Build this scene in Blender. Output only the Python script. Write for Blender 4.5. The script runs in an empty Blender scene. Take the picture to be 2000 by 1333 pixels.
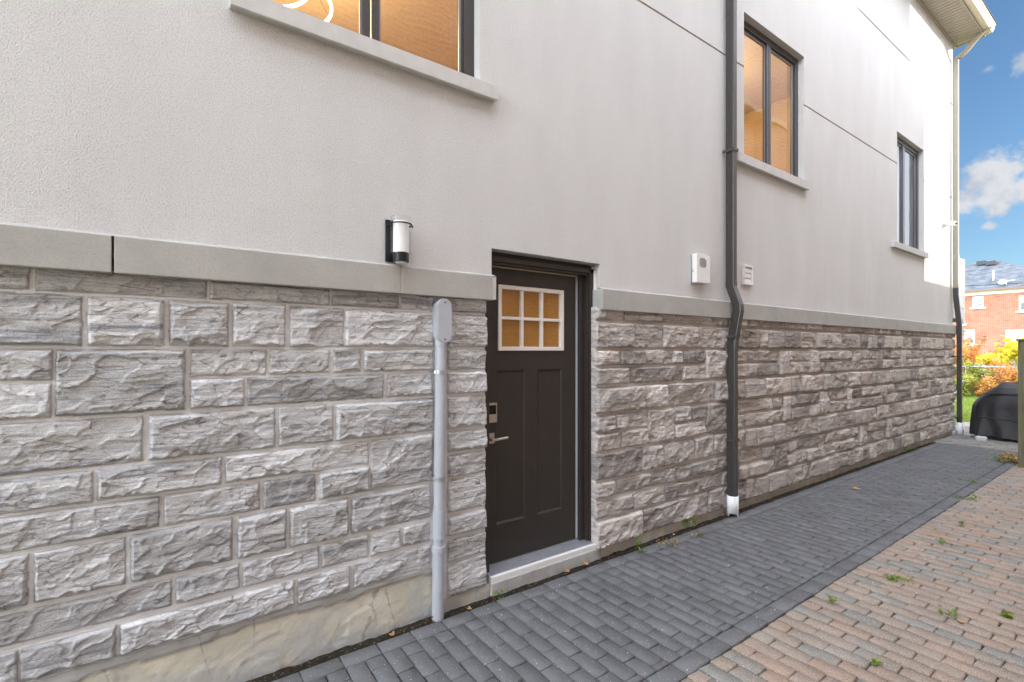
import bpy, bmesh, math, random
import numpy as np
from mathutils import Vector, Matrix

sc = bpy.context.scene
COL = sc.collection
R = math.radians

# ------------------------------------------------------------------ camera
EYE = 1.67
CD = 2.768                       # metres from the wall plane (y = 0)
cam = bpy.data.cameras.new("camera")
cam.sensor_width = 36.0
cam.lens = 940.0 / 2000.0 * 36.0
cam.shift_y = 0.00925
cam.clip_start = 0.05
cam.clip_end = 2000.0
camo = bpy.data.objects.new("camera", cam)
camo.location = (0.0, -CD, EYE)
camo.rotation_euler = (R(90), 0, -R(35.2514))
COL.objects.link(camo)
sc.camera = camo

# ------------------------------------------------------------------ sun, sky, exposure
SUN_DIR = Vector((0.72, -0.70, 0.31)).normalized()       # towards the sun
SUN_EL = math.asin(SUN_DIR.z)
SUN_AZ = math.atan2(SUN_DIR.x, SUN_DIR.y)
sun = bpy.data.lights.new("sun", 'SUN')
sun.energy = 3.0
sun.angle = R(0.9)
sun.color = (1.0, 0.93, 0.82)
suno = bpy.data.objects.new("sun", sun)
suno.rotation_euler = SUN_DIR.to_track_quat('Z', 'Y').to_euler()
suno.location = (10, -14, 12)
COL.objects.link(suno)

sc.view_settings.view_transform = 'Standard'
sc.view_settings.look = 'None'
sc.view_settings.gamma = 1.0
sc.view_settings.exposure = 1.80
sc.cycles.use_denoising = True
sc.cycles.max_bounces = 8
sc.cycles.diffuse_bounces = 5
sc.cycles.transparent_max_bounces = 12

W = bpy.data.worlds.new("World")
sc.world = W
W.use_nodes = True


def make_world():
    nt = W.node_tree
    N, L = nt.nodes, nt.links
    bg = N['Background']
    sky = N.new('ShaderNodeTexSky')
    sky.sky_type = 'NISHITA'
    sky.sun_disc = False
    sky.sun_elevation = SUN_EL
    sky.sun_rotation = SUN_AZ
    sky.ozone_density = 2.2
    sky.air_density = 1.0
    sky.dust_density = 0.4
    geo = N.new('ShaderNodeTexCoord')

    def math_(op, a, b=None, c=None, clamp=False):
        n = N.new('ShaderNodeMath')
        n.operation = op
        n.use_clamp = clamp
        for i, v in enumerate((a, b, c)):
            if v is None:
                continue
            if isinstance(v, (int, float)):
                n.inputs[i].default_value = v
            else:
                L.new(v, n.inputs[i])
        return n.outputs[0]

    def smooth(v, lo, hi):
        n = N.new('ShaderNodeMapRange')
        n.interpolation_type = 'SMOOTHSTEP'
        L.new(v, n.inputs[0])
        n.inputs[1].default_value = lo
        n.inputs[2].default_value = hi
        return n.outputs[0]

    def noise(scale, detail, rough=0.55, vec=None):
        n = N.new('ShaderNodeTexNoise')
        n.inputs['Scale'].default_value = scale
        n.inputs['Detail'].default_value = detail
        n.inputs['Roughness'].default_value = rough
        L.new(vec or geo.outputs['Generated'], n.inputs['Vector'])
        return n.outputs['Fac']
    sep = N.new('ShaderNodeSeparateXYZ')
    L.new(geo.outputs['Generated'], sep.inputs[0])
    sx, sy, szz = sep.outputs
    # unseen bright cloud added over most of the sky as fill, thin to the east
    nrm = N.new('ShaderNodeVectorMath')
    nrm.operation = 'NORMALIZE'
    L.new(geo.outputs['Generated'], nrm.inputs[0])

    def dirdot(v):
        n = N.new('ShaderNodeVectorMath')
        n.operation = 'DOT_PRODUCT'
        L.new(nrm.outputs[0], n.inputs[0])
        n.inputs[1].default_value = Vector(v).normalized()
        return n.outputs['Value']
    away = smooth(dirdot((1.36, 0.26, 0.45)), 0.90, 0.72)
    n_big = noise(2.2, 5)
    south = smooth(math_('MULTIPLY', sy, -1.0), -0.06, 0.06)
    big = math_('MULTIPLY', smooth(n_big, 0.34, 0.46), math_('MAXIMUM', away, south))
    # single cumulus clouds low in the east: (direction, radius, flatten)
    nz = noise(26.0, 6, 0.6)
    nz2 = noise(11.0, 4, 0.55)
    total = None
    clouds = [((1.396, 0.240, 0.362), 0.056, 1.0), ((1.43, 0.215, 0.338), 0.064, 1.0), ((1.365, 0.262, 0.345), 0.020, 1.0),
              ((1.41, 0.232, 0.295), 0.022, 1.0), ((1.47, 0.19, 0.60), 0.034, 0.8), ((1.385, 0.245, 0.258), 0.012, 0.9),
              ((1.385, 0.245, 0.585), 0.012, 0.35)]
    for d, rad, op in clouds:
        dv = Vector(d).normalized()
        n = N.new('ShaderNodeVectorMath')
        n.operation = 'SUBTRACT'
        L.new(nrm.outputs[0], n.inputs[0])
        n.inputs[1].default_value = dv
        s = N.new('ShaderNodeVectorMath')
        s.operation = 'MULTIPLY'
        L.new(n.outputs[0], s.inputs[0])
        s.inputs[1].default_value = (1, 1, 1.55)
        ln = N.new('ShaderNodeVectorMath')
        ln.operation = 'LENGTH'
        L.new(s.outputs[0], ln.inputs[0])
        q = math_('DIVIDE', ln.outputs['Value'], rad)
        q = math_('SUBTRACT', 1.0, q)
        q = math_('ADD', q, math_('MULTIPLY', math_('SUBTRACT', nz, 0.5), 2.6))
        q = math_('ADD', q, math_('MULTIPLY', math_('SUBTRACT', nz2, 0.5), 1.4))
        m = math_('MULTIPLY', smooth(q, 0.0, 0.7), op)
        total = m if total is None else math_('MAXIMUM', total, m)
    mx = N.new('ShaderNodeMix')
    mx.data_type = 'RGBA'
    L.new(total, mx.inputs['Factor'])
    # clear-sky tint
    tint = N.new('ShaderNodeMix')
    tint.data_type = 'RGBA'
    tint.blend_type = 'MULTIPLY'
    tint.inputs['Factor'].default_value = 1.0
    L.new(sky.outputs[0], tint.inputs['A'])
    tint.inputs['B'].default_value = SKY_TINT
    L.new(tint.outputs['Result'], mx.inputs['A'])
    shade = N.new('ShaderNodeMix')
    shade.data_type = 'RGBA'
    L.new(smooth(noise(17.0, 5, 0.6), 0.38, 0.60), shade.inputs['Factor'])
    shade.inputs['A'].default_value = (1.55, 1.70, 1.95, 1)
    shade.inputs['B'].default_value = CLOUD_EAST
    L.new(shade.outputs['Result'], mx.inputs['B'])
    mx2 = N.new('ShaderNodeMix')
    mx2.data_type = 'RGBA'
    L.new(big, mx2.inputs['Factor'])
    L.new(mx.outputs['Result'], mx2.inputs['A'])
    fall = N.new('ShaderNodeMapRange')  # added cloud weighted by direction, brighter west and dimmer east, to balance the wall light
    fall.interpolation_type = 'SMOOTHSTEP'
    L.new(sx, fall.inputs[0])
    fall.inputs[1].default_value = -0.35
    fall.inputs[2].default_value = 0.65
    fall.inputs[3].default_value = 1.30
    fall.inputs[4].default_value = 0.38
    cw = N.new('ShaderNodeVectorMath')
    cw.operation = 'SCALE'
    cw.inputs[0].default_value = FILL_CLOUD[:3]
    L.new(fall.outputs[0], cw.inputs['Scale'])
    L.new(cw.outputs[0], mx2.inputs['B'])
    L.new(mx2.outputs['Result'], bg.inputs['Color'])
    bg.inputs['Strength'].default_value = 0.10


SKY_TINT = (0.31, 0.385, 0.44, 1)
FILL_CLOUD = (15.0, 16.2, 18.3, 1)  # unseen fill cloud, made bright to light the shaded wall
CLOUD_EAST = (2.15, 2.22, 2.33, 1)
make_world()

# ------------------------------------------------------------------ pixel helper for the real wall plane
F_, VX, HY = 940.0, 2330.0, 685.0
_a = (VX - 1000) / F_
S_, C_ = _a / math.hypot(_a, 1), 1 / math.hypot(_a, 1)


def wall_t(px, y=0.0):
    u = (px - 1000) / F_
    return (S_ * u + C_) * (y + CD) / (S_ - C_ * u)


# ------------------------------------------------------------------ object helpers
def tag(o, label=None, cat=None, group=None, kind=None):
    if label: o["label"] = label
    if cat: o["category"] = cat
    if group: o["group"] = group
    if kind: o["kind"] = kind
    return o


def empty(name, loc=(0, 0, 0), rz=0.0):
    o = bpy.data.objects.new(name, None)
    o.location = loc
    o.rotation_euler = (0, 0, rz)
    o.empty_display_size = 0.1
    COL.objects.link(o)
    return o


def link_mesh(name, me, mat=None, parent=None):
    """mesh is given in world coordinates; it is moved into the parent's space"""
    o = bpy.data.objects.new(name, me)
    COL.objects.link(o)
    if mat:
        for m in (mat if isinstance(mat, (list, tuple)) else [mat]):
            me.materials.append(m)
    if parent:
        o.parent = parent
        M = Matrix.LocRotScale(parent.location, parent.rotation_euler, None)
        p = parent
        while p.parent:
            p = p.parent
            M = Matrix.LocRotScale(p.location, p.rotation_euler, None) @ M
        me.transform(M.inverted())
    return o


def np_mesh(name, V, Fq, smooth=False, attrs=None, mi=None):
    """V (n,3), Fq (m,4) or (m,3) int arrays"""
    V = np.asarray(V, dtype=np.float32)
    Fq = np.asarray(Fq, dtype=np.int32)
    me = bpy.data.meshes.new(name)
    n, k = Fq.shape
    me.vertices.add(len(V))
    me.vertices.foreach_set('co', V.ravel())
    me.loops.add(n * k)
    me.loops.foreach_set('vertex_index', Fq.ravel())
    me.polygons.add(n)
    me.polygons.foreach_set('loop_start', np.arange(0, n * k, k, dtype=np.int32))
    me.polygons.foreach_set('loop_total', np.full(n, k, dtype=np.int32))
    if smooth:
        me.polygons.foreach_set('use_smooth', np.ones(n, dtype=bool))
    if mi is not None:
        me.polygons.foreach_set('material_index', np.asarray(mi, dtype=np.int32))
    me.update(calc_edges=True)
    for an, av in (attrs or {}).items():
        a = me.attributes.new(an, 'FLOAT', 'POINT')
        a.data.foreach_set('value', np.asarray(av, dtype=np.float32).ravel())
    return me


class MB:
    """collects simple solids in world coordinates and builds ONE mesh object"""

    def __init__(self):
        self.bm = bmesh.new()

    def box(self, x0, x1, y0, y1, z0, z1, bev=0.0, seg=2):
        vs = [self.bm.verts.new(p) for p in ((x0, y0, z0), (x1, y0, z0), (x1, y1, z0), (x0, y1, z0),
                                             (x0, y0, z1), (x1, y0, z1), (x1, y1, z1), (x0, y1, z1))]
        fs = [self.bm.faces.new([vs[i] for i in f]) for f in
              ((0, 3, 2, 1), (4, 5, 6, 7), (0, 1, 5, 4), (1, 2, 6, 5), (2, 3, 7, 6), (3, 0, 4, 7))]
        if bev > 0:
            es = list({e for f in fs for e in f.edges})
            bmesh.ops.bevel(self.bm, geom=es, offset=bev, segments=seg, affect='EDGES', profile=0.6)
        return self

    def prism(self, pts, axis_vec):
        """closed polygon (3D points) extruded by a vector"""
        a = [self.bm.verts.new(p) for p in pts]
        b = [self.bm.verts.new(Vector(p) + Vector(axis_vec)) for p in pts]
        n = len(pts)
        self.bm.faces.new(a[::-1])
        self.bm.faces.new(b)
        for i in range(n):
            j = (i + 1) % n
            self.bm.faces.new((a[i], a[j], b[j], b[i]))
        bmesh.ops.recalc_face_normals(self.bm, faces=self.bm.faces)
        return self

    def quad(self, *pts):
        self.bm.faces.new([self.bm.verts.new(p) for p in pts])
        return self

    def cyl(self, p0, p1, r0, r1=None, n=24, caps=True):
        r1 = r0 if r1 is None else r1
        p0, p1 = Vector(p0), Vector(p1)
        d = (p1 - p0).normalized()
        up = Vector((0, 0, 1)) if abs(d.z) < 0.9 else Vector((1, 0, 0))
        u = d.cross(up).normalized()
        v = d.cross(u)
        A, B = [], []
        for i in range(n):
            t = 2 * math.pi * i / n
            w = u * math.cos(t) + v * math.sin(t)
            A.append(self.bm.verts.new(p0 + w * r0))
            B.append(self.bm.verts.new(p1 + w * r1))
        for i in range(n):
            j = (i + 1) % n
            f = self.bm.faces.new((A[i], B[i], B[j], A[j]))
            f.smooth = True
        if caps:
            self.bm.faces.new([self.bm.verts.new(v.co) for v in A])
            self.bm.faces.new([self.bm.verts.new(v.co) for v in B[::-1]])
        return self

    def tube(self, pts, r, n=10, caps=True):
        """round tube along points; r a number or one per point"""
        pts = [Vector(p) for p in pts]
        rs = r if isinstance(r, (list, tuple)) else [r] * len(pts)
        rings = []
        prev = None
        for i, p in enumerate(pts):
            d = (pts[min(i + 1, len(pts) - 1)] - pts[max(i - 1, 0)]).normalized()
            if prev is None:
                up = Vector((0, 0, 1)) if abs(d.z) < 0.9 else Vector((1, 0, 0))
                u = d.cross(up).normalized()
            else:
                u = (prev - d * prev.dot(d)).normalized()
            prev = u
            v = d.cross(u)
            rings.append([self.bm.verts.new(p + (u * math.cos(2 * math.pi * k / n) + v * math.sin(2 * math.pi * k / n)) * rs[i]) for k in range(n)])
        for a, b in zip(rings, rings[1:]):
            for k in range(n):
                j = (k + 1) % n
                f = self.bm.faces.new((a[k], b[k], b[j], a[j]))
                f.smooth = True
        if caps:
            self.bm.faces.new([self.bm.verts.new(v.co) for v in rings[0]])
            self.bm.faces.new([self.bm.verts.new(v.co) for v in rings[-1][::-1]])
        bmesh.ops.recalc_face_normals(self.bm, faces=self.bm.faces)
        return self

    def sweep(self, prof, stations):
        """profile list of (a,b); stations list of (origin, A, B) vectors"""
        rings = []
        for o, A, B in stations:
            o, A, B = Vector(o), Vector(A), Vector(B)
            rings.append([self.bm.verts.new(o + A * a + B * b) for a, b in prof])
        n = len(prof)
        for r0, r1 in zip(rings, rings[1:]):
            for i in range(n):
                j = (i + 1) % n
                self.bm.faces.new((r0[i], r0[j], r1[j], r1[i]))
        self.bm.faces.new(rings[0][::-1])
        self.bm.faces.new(rings[-1])
        bmesh.ops.recalc_face_normals(self.bm, faces=self.bm.faces)
        return self

    def build(self, name, mat, parent=None):
        me = bpy.data.meshes.new(name)
        self.bm.to_mesh(me)
        self.bm.free()
        return link_mesh(name, me, mat, parent)


# ------------------------------------------------------------------ numpy noise
def _h(ix, iy, seed):
    x = (ix.astype(np.int64) * 374761393 + iy.astype(np.int64) * 668265263 + seed * 974711) & 0xFFFFFFFF
    x = ((x ^ (x >> 13)) * 1274126177) & 0xFFFFFFFF
    x = (x ^ (x >> 16)) & 0xFFFFFFFF
    return x.astype(np.float64) / 4294967295.0


def vn(x, y, seed=0):
    ix, iy = np.floor(x), np.floor(y)
    fx, fy = x - ix, y - iy
    fx = fx * fx * fx * (fx * (fx * 6 - 15) + 10)
    fy = fy * fy * fy * (fy * (fy * 6 - 15) + 10)
    a = _h(ix, iy, seed); b = _h(ix + 1, iy, seed); c = _h(ix, iy + 1, seed); d = _h(ix + 1, iy + 1, seed)
    return ((a + (b - a) * fx) * (1 - fy) + (c + (d - c) * fx) * fy) * 2 - 1


def fbm(x, y, seed=0, o=4, g=0.5):
    s = np.zeros_like(x); a = 1.0; t = 0.0
    for i in range(o):
        s += a * vn(x * 2 ** i + 17.3 * i, y * 2 ** i - 9.1 * i, seed + i)
        t += a
        a *= g
    return s / t


def worley(x, y, seed=0):
    ix, iy = np.floor(x), np.floor(y)
    F1 = np.full_like(x, 9.0); F2 = np.full_like(x, 9.0); idv = np.zeros_like(x)
    for dx in (-1, 0, 1):
        for dy in (-1, 0, 1):
            cx, cy = ix + dx, iy + dy
            px = cx + _h(cx, cy, seed); py = cy + _h(cx, cy, seed + 7)
            d = np.hypot(px - x, py - y)
            i_ = _h(cx, cy, seed + 13)
            m = d < F1
            F2 = np.where(m, F1, np.minimum(F2, d))
            idv = np.where(m, i_, idv)
            F1 = np.where(m, d, F1)
    return F1, F2, idv


# ------------------------------------------------------------------ materials
def new_mat(name):
    m = bpy.data.materials.new(name)
    m.use_nodes = True
    nt = m.node_tree
    return m, nt, nt.nodes, nt.links, nt.nodes['Principled BSDF']


def simple(name, col, rough=0.6, metal=0.0, noise_amt=0.08, nscale=30.0, bump=0.0, bscale=200.0, spec=0.4):
    m, nt, N, L, P = new_mat(name)
    P.inputs['Roughness'].default_value = rough
    P.inputs['Metallic'].default_value = metal
    P.inputs['Specular IOR Level'].default_value = spec
    tc = N.new('ShaderNodeTexCoord')
    nz = N.new('ShaderNodeTexNoise')
    nz.inputs['Scale'].default_value = nscale
    nz.inputs['Detail'].default_value = 5
    L.new(tc.outputs['Object'], nz.inputs['Vector'])
    cr = N.new('ShaderNodeValToRGB')
    a, b = 1 - noise_amt, 1 + noise_amt
    cr.color_ramp.elements[0].position = 0.3
    cr.color_ramp.elements[1].position = 0.7
    cr.color_ramp.elements[0].color = (col[0] * a, col[1] * a, col[2] * a, 1)
    cr.color_ramp.elements[1].color = (min(1, col[0] * b), min(1, col[1] * b), min(1, col[2] * b), 1)
    L.new(nz.outputs['Fac'], cr.inputs['Fac'])
    L.new(cr.outputs[0], P.inputs['Base Color'])
    if bump > 0:
        nb = N.new('ShaderNodeTexNoise')
        nb.inputs['Scale'].default_value = bscale
        nb.inputs['Detail'].default_value = 3
        L.new(tc.outputs['Object'], nb.inputs['Vector'])
        bp = N.new('ShaderNodeBump')
        bp.inputs['Strength'].default_value = bump
        bp.inputs['Distance'].default_value = 0.004
        L.new(nb.outputs['Fac'], bp.inputs['Height'])
        L.new(bp.outputs[0], P.inputs['Normal'])
    return m


class NG:
    """little node-graph helper"""

    def __init__(self, name, rough=0.8, spec=0.3):
        self.m, self.nt, self.N, self.L, self.P = new_mat(name)
        self.P.inputs['Roughness'].default_value = rough
        self.P.inputs['Specular IOR Level'].default_value = spec
        self.tc = self.N.new('ShaderNodeTexCoord')

    def obj(self, scale=(1, 1, 1), loc=(0, 0, 0), rot=(0, 0, 0)):
        n = self.N.new('ShaderNodeMapping')
        self.L.new(self.tc.outputs['Object'], n.inputs[0])
        n.inputs['Scale'].default_value = scale
        n.inputs['Location'].default_value = loc
        n.inputs['Rotation'].default_value = rot
        return n.outputs[0]

    def noise(self, vec, scale, detail=4, rough=0.55, dist=0.0):
        n = self.N.new('ShaderNodeTexNoise')
        self.L.new(vec, n.inputs['Vector'])
        n.inputs['Scale'].default_value = scale
        n.inputs['Detail'].default_value = detail
        n.inputs['Roughness'].default_value = rough
        n.inputs['Distortion'].default_value = dist
        return n.outputs['Fac']

    def voro(self, vec, scale, feature='F1', out='Distance'):
        n = self.N.new('ShaderNodeTexVoronoi')
        n.feature = feature
        self.L.new(vec, n.inputs['Vector'])
        n.inputs['Scale'].default_value = scale
        return n.outputs[out]

    def ramp(self, fac, stops, interp='LINEAR'):
        n = self.N.new('ShaderNodeValToRGB')
        n.color_ramp.interpolation = interp
        e = n.color_ramp.elements
        while len(e) < len(stops):
            e.new(0.5)
        for el, (p, c) in zip(e, stops):
            el.position = p
            el.color = (c, c, c, 1) if isinstance(c, (int, float)) else (*c, 1)
        self.L.new(fac, n.inputs[0])
        return n.outputs[0]

    def mix(self, fac, a, b, blend='MIX'):
        n = self.N.new('ShaderNodeMix')
        n.data_type = 'RGBA'
        n.blend_type = blend
        for sck, v in (('Factor', fac), ('A', a), ('B', b)):
            if isinstance(v, (int, float)):
                n.inputs[sck].default_value = v if sck == 'Factor' else (v, v, v, 1)
            elif isinstance(v, tuple):
                n.inputs[sck].default_value = (*v, 1)
            else:
                self.L.new(v, n.inputs[sck])
        return n.outputs['Result']

    def math(self, op, a, b=0.0, clamp=False):
        n = self.N.new('ShaderNodeMath')
        n.operation = op
        n.use_clamp = clamp
        for i, v in enumerate((a, b)):
            if isinstance(v, (int, float)):
                n.inputs[i].default_value = v
            else:
                self.L.new(v, n.inputs[i])
        return n.outputs[0]

    def attr(self, name):
        n = self.N.new('ShaderNodeAttribute')
        n.attribute_name = name
        return n.outputs['Fac']

    def bump(self, h, strength, dist, normal=None):
        n = self.N.new('ShaderNodeBump')
        n.inputs['Strength'].default_value = strength
        n.inputs['Distance'].default_value = dist
        self.L.new(h, n.inputs['Height'])
        if normal:
            self.L.new(normal, n.inputs['Normal'])
        return n.outputs[0]

    def out(self, col=None, normal=None, rough=None):
        if col is not None: self.L.new(col, self.P.inputs['Base Color'])
        if normal is not None: self.L.new(normal, self.P.inputs['Normal'])
        if rough is not None: self.L.new(rough, self.P.inputs['Roughness'])
        return self.m


def mat_stucco():
    g = NG("stucco", 0.9, 0.15)
    o = g.obj()
    grain = g.noise(o, 155, 2, 0.65)
    grain2 = g.noise(o, 300, 1, 0.5)
    big = g.noise(g.obj((1, 1, 0.35)), 2.3, 5, 0.6)
    streak = g.noise(g.obj((7, 7, 0.8)), 1.0, 5, 0.65, 0.4)
    c = g.ramp(big, [(0.3, (0.70, 0.68, 0.655)), (0.7, (0.775, 0.755, 0.73))])
    c = g.mix(0.07, c, g.ramp(streak, [(0.35, (0.62, 0.595, 0.57)), (0.62, (0.77, 0.75, 0.73))]))
    c = g.mix(g.ramp(grain, [(0.36, 0.6), (0.52, 0.0)]), c, (0.47, 0.455, 0.44))
    h = g.math('ADD', grain, g.math('MULTIPLY', grain2, 0.4))
    return g.out(c, g.bump(h, 1.0, 0.009))


def mat_stone():
    g = NG("rock_faced_stone", 0.85, 0.2)
    tint, mort, warm = g.attr('tint'), g.attr('mortar'), g.attr('warm')
    off = g.N.new('ShaderNodeCombineXYZ')
    g.L.new(g.math('MULTIPLY', tint, 37.0), off.inputs[0])
    g.L.new(g.math('MULTIPLY', tint, 11.0), off.inputs[2])
    va = g.N.new('ShaderNodeVectorMath')
    g.L.new(g.tc.outputs['Object'], va.inputs[0])
    g.L.new(off.outputs[0], va.inputs[1])

    def mp(scale, rot=(0, 0, 0)):
        n = g.N.new('ShaderNodeMapping')
        g.L.new(va.outputs[0], n.inputs[0])
        n.inputs['Scale'].default_value = scale
        n.inputs['Rotation'].default_value = rot
        return n.outputs[0]
    strata = g.noise(mp((1.6, 6, 24), (0, R(4), 0)), 1.0, 7, 0.66, 0.9)
    strata2 = g.noise(mp((3.0, 3, 60), (0, R(-5), 0)), 1.0, 5, 0.6, 0.5)
    blot = g.noise(mp((5, 5, 8)), 1.0, 5, 0.6, 0.4)
    fine = g.noise(mp((1, 1, 1)), 170, 4, 0.65)
    c = g.ramp(strata, [(0.33, (0.24, 0.25, 0.275)), (0.41, (0.43, 0.43, 0.435)), (0.49, (0.60, 0.595, 0.59)), (0.62, (0.73, 0.725, 0.72))])
    c = g.mix(g.ramp(strata2, [(0.30, 0.55), (0.44, 0.0)]), c, (0.26, 0.265, 0.285))
    c = g.mix(g.ramp(blot, [(0.52, 0.0), (0.72, 0.6)]), c, (0.46, 0.42, 0.385))
    dk = g.ramp(tint, [(0.0, 0.60), (0.35, 0.88), (0.8, 1.02), (1.0, 1.10)])
    c = g.mix(1.0, c, dk, 'MULTIPLY')
    c = g.mix(warm, c, g.mix(1.0, c, (0.93, 0.83, 0.74), 'MULTIPLY'))  # warm bounce light put into the colour of stone right of the door
    c = g.mix(g.ramp(fine, [(0.32, 0.5), (0.48, 0.0)]), c, (0.20, 0.19, 0.18))
    c = g.mix(g.ramp(fine, [(0.56, 0.0), (0.72, 0.45)]), c, (0.80, 0.79, 0.78))
    ck = g.voro(mp((7, 7, 26), (0, R(9), 0)), 1.0, 'DISTANCE_TO_EDGE')
    ck = g.math('ADD', ck, g.math('MULTIPLY', g.math('SUBTRACT', g.noise(mp((30, 30, 60)), 1.0, 3), 0.5), 0.16))
    ckm = g.math('MULTIPLY', g.ramp(ck, [(0.005, 0.75), (0.035, 0.0)]), g.ramp(blot, [(0.42, 0.15), (0.56, 1.0)]))
    c = g.mix(ckm, c, (0.15, 0.145, 0.15))
    mo = g.mix(warm, (0.76, 0.75, 0.73), (0.66, 0.575, 0.50))  # same bounce warmth put into the mortar colour
    mo = g.mix(0.35, mo, g.ramp(fine, [(0.3, (0.52, 0.51, 0.49)), (0.7, (0.74, 0.73, 0.71))]))
    c = g.mix(mort, c, mo)
    h = g.math('ADD', fine, g.math('MULTIPLY', strata2, 1.2))
    return g.out(c, g.bump(h, 0.8, 0.006))


def mat_ledge():
    g = NG("cast_stone", 0.8, 0.25)
    o = g.obj()
    c = g.ramp(g.noise(o, 4.0, 6, 0.62), [(0.3, (0.385, 0.37, 0.34)), (0.7, (0.475, 0.46, 0.425))])
    c = g.mix(g.ramp(g.noise(o, 220, 2), [(0.35, 0.35), (0.55, 0)]), c, (0.27, 0.26, 0.24))
    c = g.mix(g.ramp(g.voro(o, 26), [(0.035, 0.8), (0.05, 0.0)]), c, (0.12, 0.115, 0.11))
    return g.out(c, g.bump(g.noise(o, 260, 2), 0.25, 0.002))


def mat_foundation():
    g = NG("painted_parging", 0.85, 0.2)
    o = g.obj()
    big = g.noise(o, 2.6, 6, 0.62, 0.6)
    c = g.ramp(big, [(0.30, (0.40, 0.40, 0.39)), (0.42, (0.53, 0.51, 0.445)), (0.55, (0.62, 0.575, 0.45)), (0.72, (0.68, 0.65, 0.57))])
    low = g.N.new('ShaderNodeSeparateXYZ')
    g.L.new(g.tc.outputs['Object'], low.inputs[0])
    c = g.mix(g.math('MULTIPLY', g.ramp(low.outputs[2], [(0.0, 1.0), (0.11, 0.0)]), g.ramp(g.noise(o, 9, 5), [(0.35, 0.0), (0.55, 1.0)])), c, (0.42, 0.43, 0.43))
    warm = g.attr('warm')
    c = g.mix(warm, c, g.mix(1.0, c, (1.0, 0.88, 0.72), 'MULTIPLY'))
    mort = g.attr('mortar')
    c = g.mix(mort, c, (0.40, 0.39, 0.365))
    crack = g.voro(g.obj((1, 1, 0.5)), 2.6, 'DISTANCE_TO_EDGE')
    nz = g.noise(o, 14, 4)
    cr = g.ramp(g.math('ADD', crack, g.math('MULTIPLY', g.math('SUBTRACT', nz, 0.5), 0.05)), [(0.002, 0.55), (0.007, 0.0)])
    c = g.mix(g.math('MULTIPLY', cr, g.ramp(big, [(0.4, 0.2), (0.6, 1.0)])), c, (0.17, 0.165, 0.14))
    c = g.mix(g.ramp(g.voro(o, 19), [(0.03, 0.9), (0.045, 0)]), c, (0.10, 0.09, 0.075))
    h = g.math('ADD', g.math('MULTIPLY', g.noise(o, 22, 5), 1.0), g.math('MULTIPLY', g.noise(o, 150, 3), 0.3))
    return g.out(c, g.bump(h, 0.5, 0.01))


def mat_paver(name, stops, speck, sand, spec=0.25, rough=0.72):
    g = NG(name, rough, spec)
    o = g.obj()
    tint = g.attr('tint')
    blot = g.noise(o, 3.0, 6, 0.62)
    if sand:                                    # clay units: colour drifts from grey to pink inside one brick
        tint = g.math('ADD', tint, g.math('MULTIPLY', g.math('SUBTRACT', g.noise(o, 8.0, 4, 0.6), 0.5), 0.75), True)
    c = g.ramp(tint, stops)
    c = g.mix(1.0, c, g.ramp(blot, [(0.3, 0.84), (0.7, 1.12)]), 'MULTIPLY')
    grain = g.noise(o, 190 if sand else 330, 2, 0.7)
    c = g.mix(1.0, c, g.ramp(grain, [(0.32, 0.58), (0.68, 1.42)] if sand else [(0.3, 0.66), (0.7, 1.34)]), 'MULTIPLY')
    v = g.voro(o, 85)
    rnd = g.voro(o, 85, out='Color')
    sp = g.math('MULTIPLY', g.ramp(v, [(0.16, 1.0), (0.24, 0.0)]), g.ramp(rnd, [(0.6, 0.0), (0.8, speck)]))
    c = g.mix(sp, c, (0.62, 0.62, 0.62))
    if sand:
        c = g.mix(g.ramp(g.noise(o, 120, 3), [(0.56, 0.0), (0.66, 0.5)]), c, sand)
    h = g.math('ADD', grain, g.math('MULTIPLY', g.noise(o, 90, 3), 0.6))
    return g.out(c, g.bump(h, 0.35, 0.003))


def mat_joint(name, dark, moss):
    g = NG(name, 0.95, 0.05)
    o = g.obj()
    c = g.ramp(g.noise(o, 60, 4), [(0.3, tuple(x * 0.6 for x in dark)), (0.7, tuple(x * 1.4 for x in dark))])
    if moss:
        m = g.ramp(g.noise(o, 1.9, 4, 0.6), [(0.44, 0.0), (0.54, 0.95)])
        c = g.mix(g.math('MULTIPLY', m, g.ramp(g.noise(o, 14, 4), [(0.4, 0), (0.55, 1)])), c, (0.11, 0.125, 0.03))
    return g.out(c, g.bump(g.noise(o, 160, 3), 0.6, 0.006))


def mat_brick(name, c1, c2, mortar, scale=1.0, axis='yz', ms=.008):
    g = NG(name, 0.85, 0.15)
    rot = (0, 0, 0)
    sepn = g.N.new('ShaderNodeSeparateXYZ')
    g.L.new(g.tc.outputs['Object'], sepn.inputs[0])
    cb = g.N.new('ShaderNodeCombineXYZ')
    g.L.new(sepn.outputs[0 if axis == 'xz' else 1], cb.inputs[0])
    g.L.new(sepn.outputs[2], cb.inputs[1])
    n = g.N.new('ShaderNodeTexBrick')
    g.L.new(cb.outputs[0], n.inputs['Vector'])
    n.inputs['Scale'].default_value = scale
    n.inputs['Brick Width'].default_value = 0.23
    n.inputs['Row Height'].default_value = 0.076
    n.inputs['Mortar Size'].default_value = ms
    n.inputs['Color1'].default_value = (*c1, 1)
    n.inputs['Color2'].default_value = (*c2, 1)
    n.inputs['Mortar'].default_value = (*mortar, 1)
    c = g.mix(1.0, n.outputs['Color'], g.ramp(g.noise(g.obj(), 1.5, 5), [(0.3, 0.8), (0.7, 1.15)]), 'MULTIPLY')
    return g.out(c, g.bump(n.outputs['Fac'], 0.4, 0.01))


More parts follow.
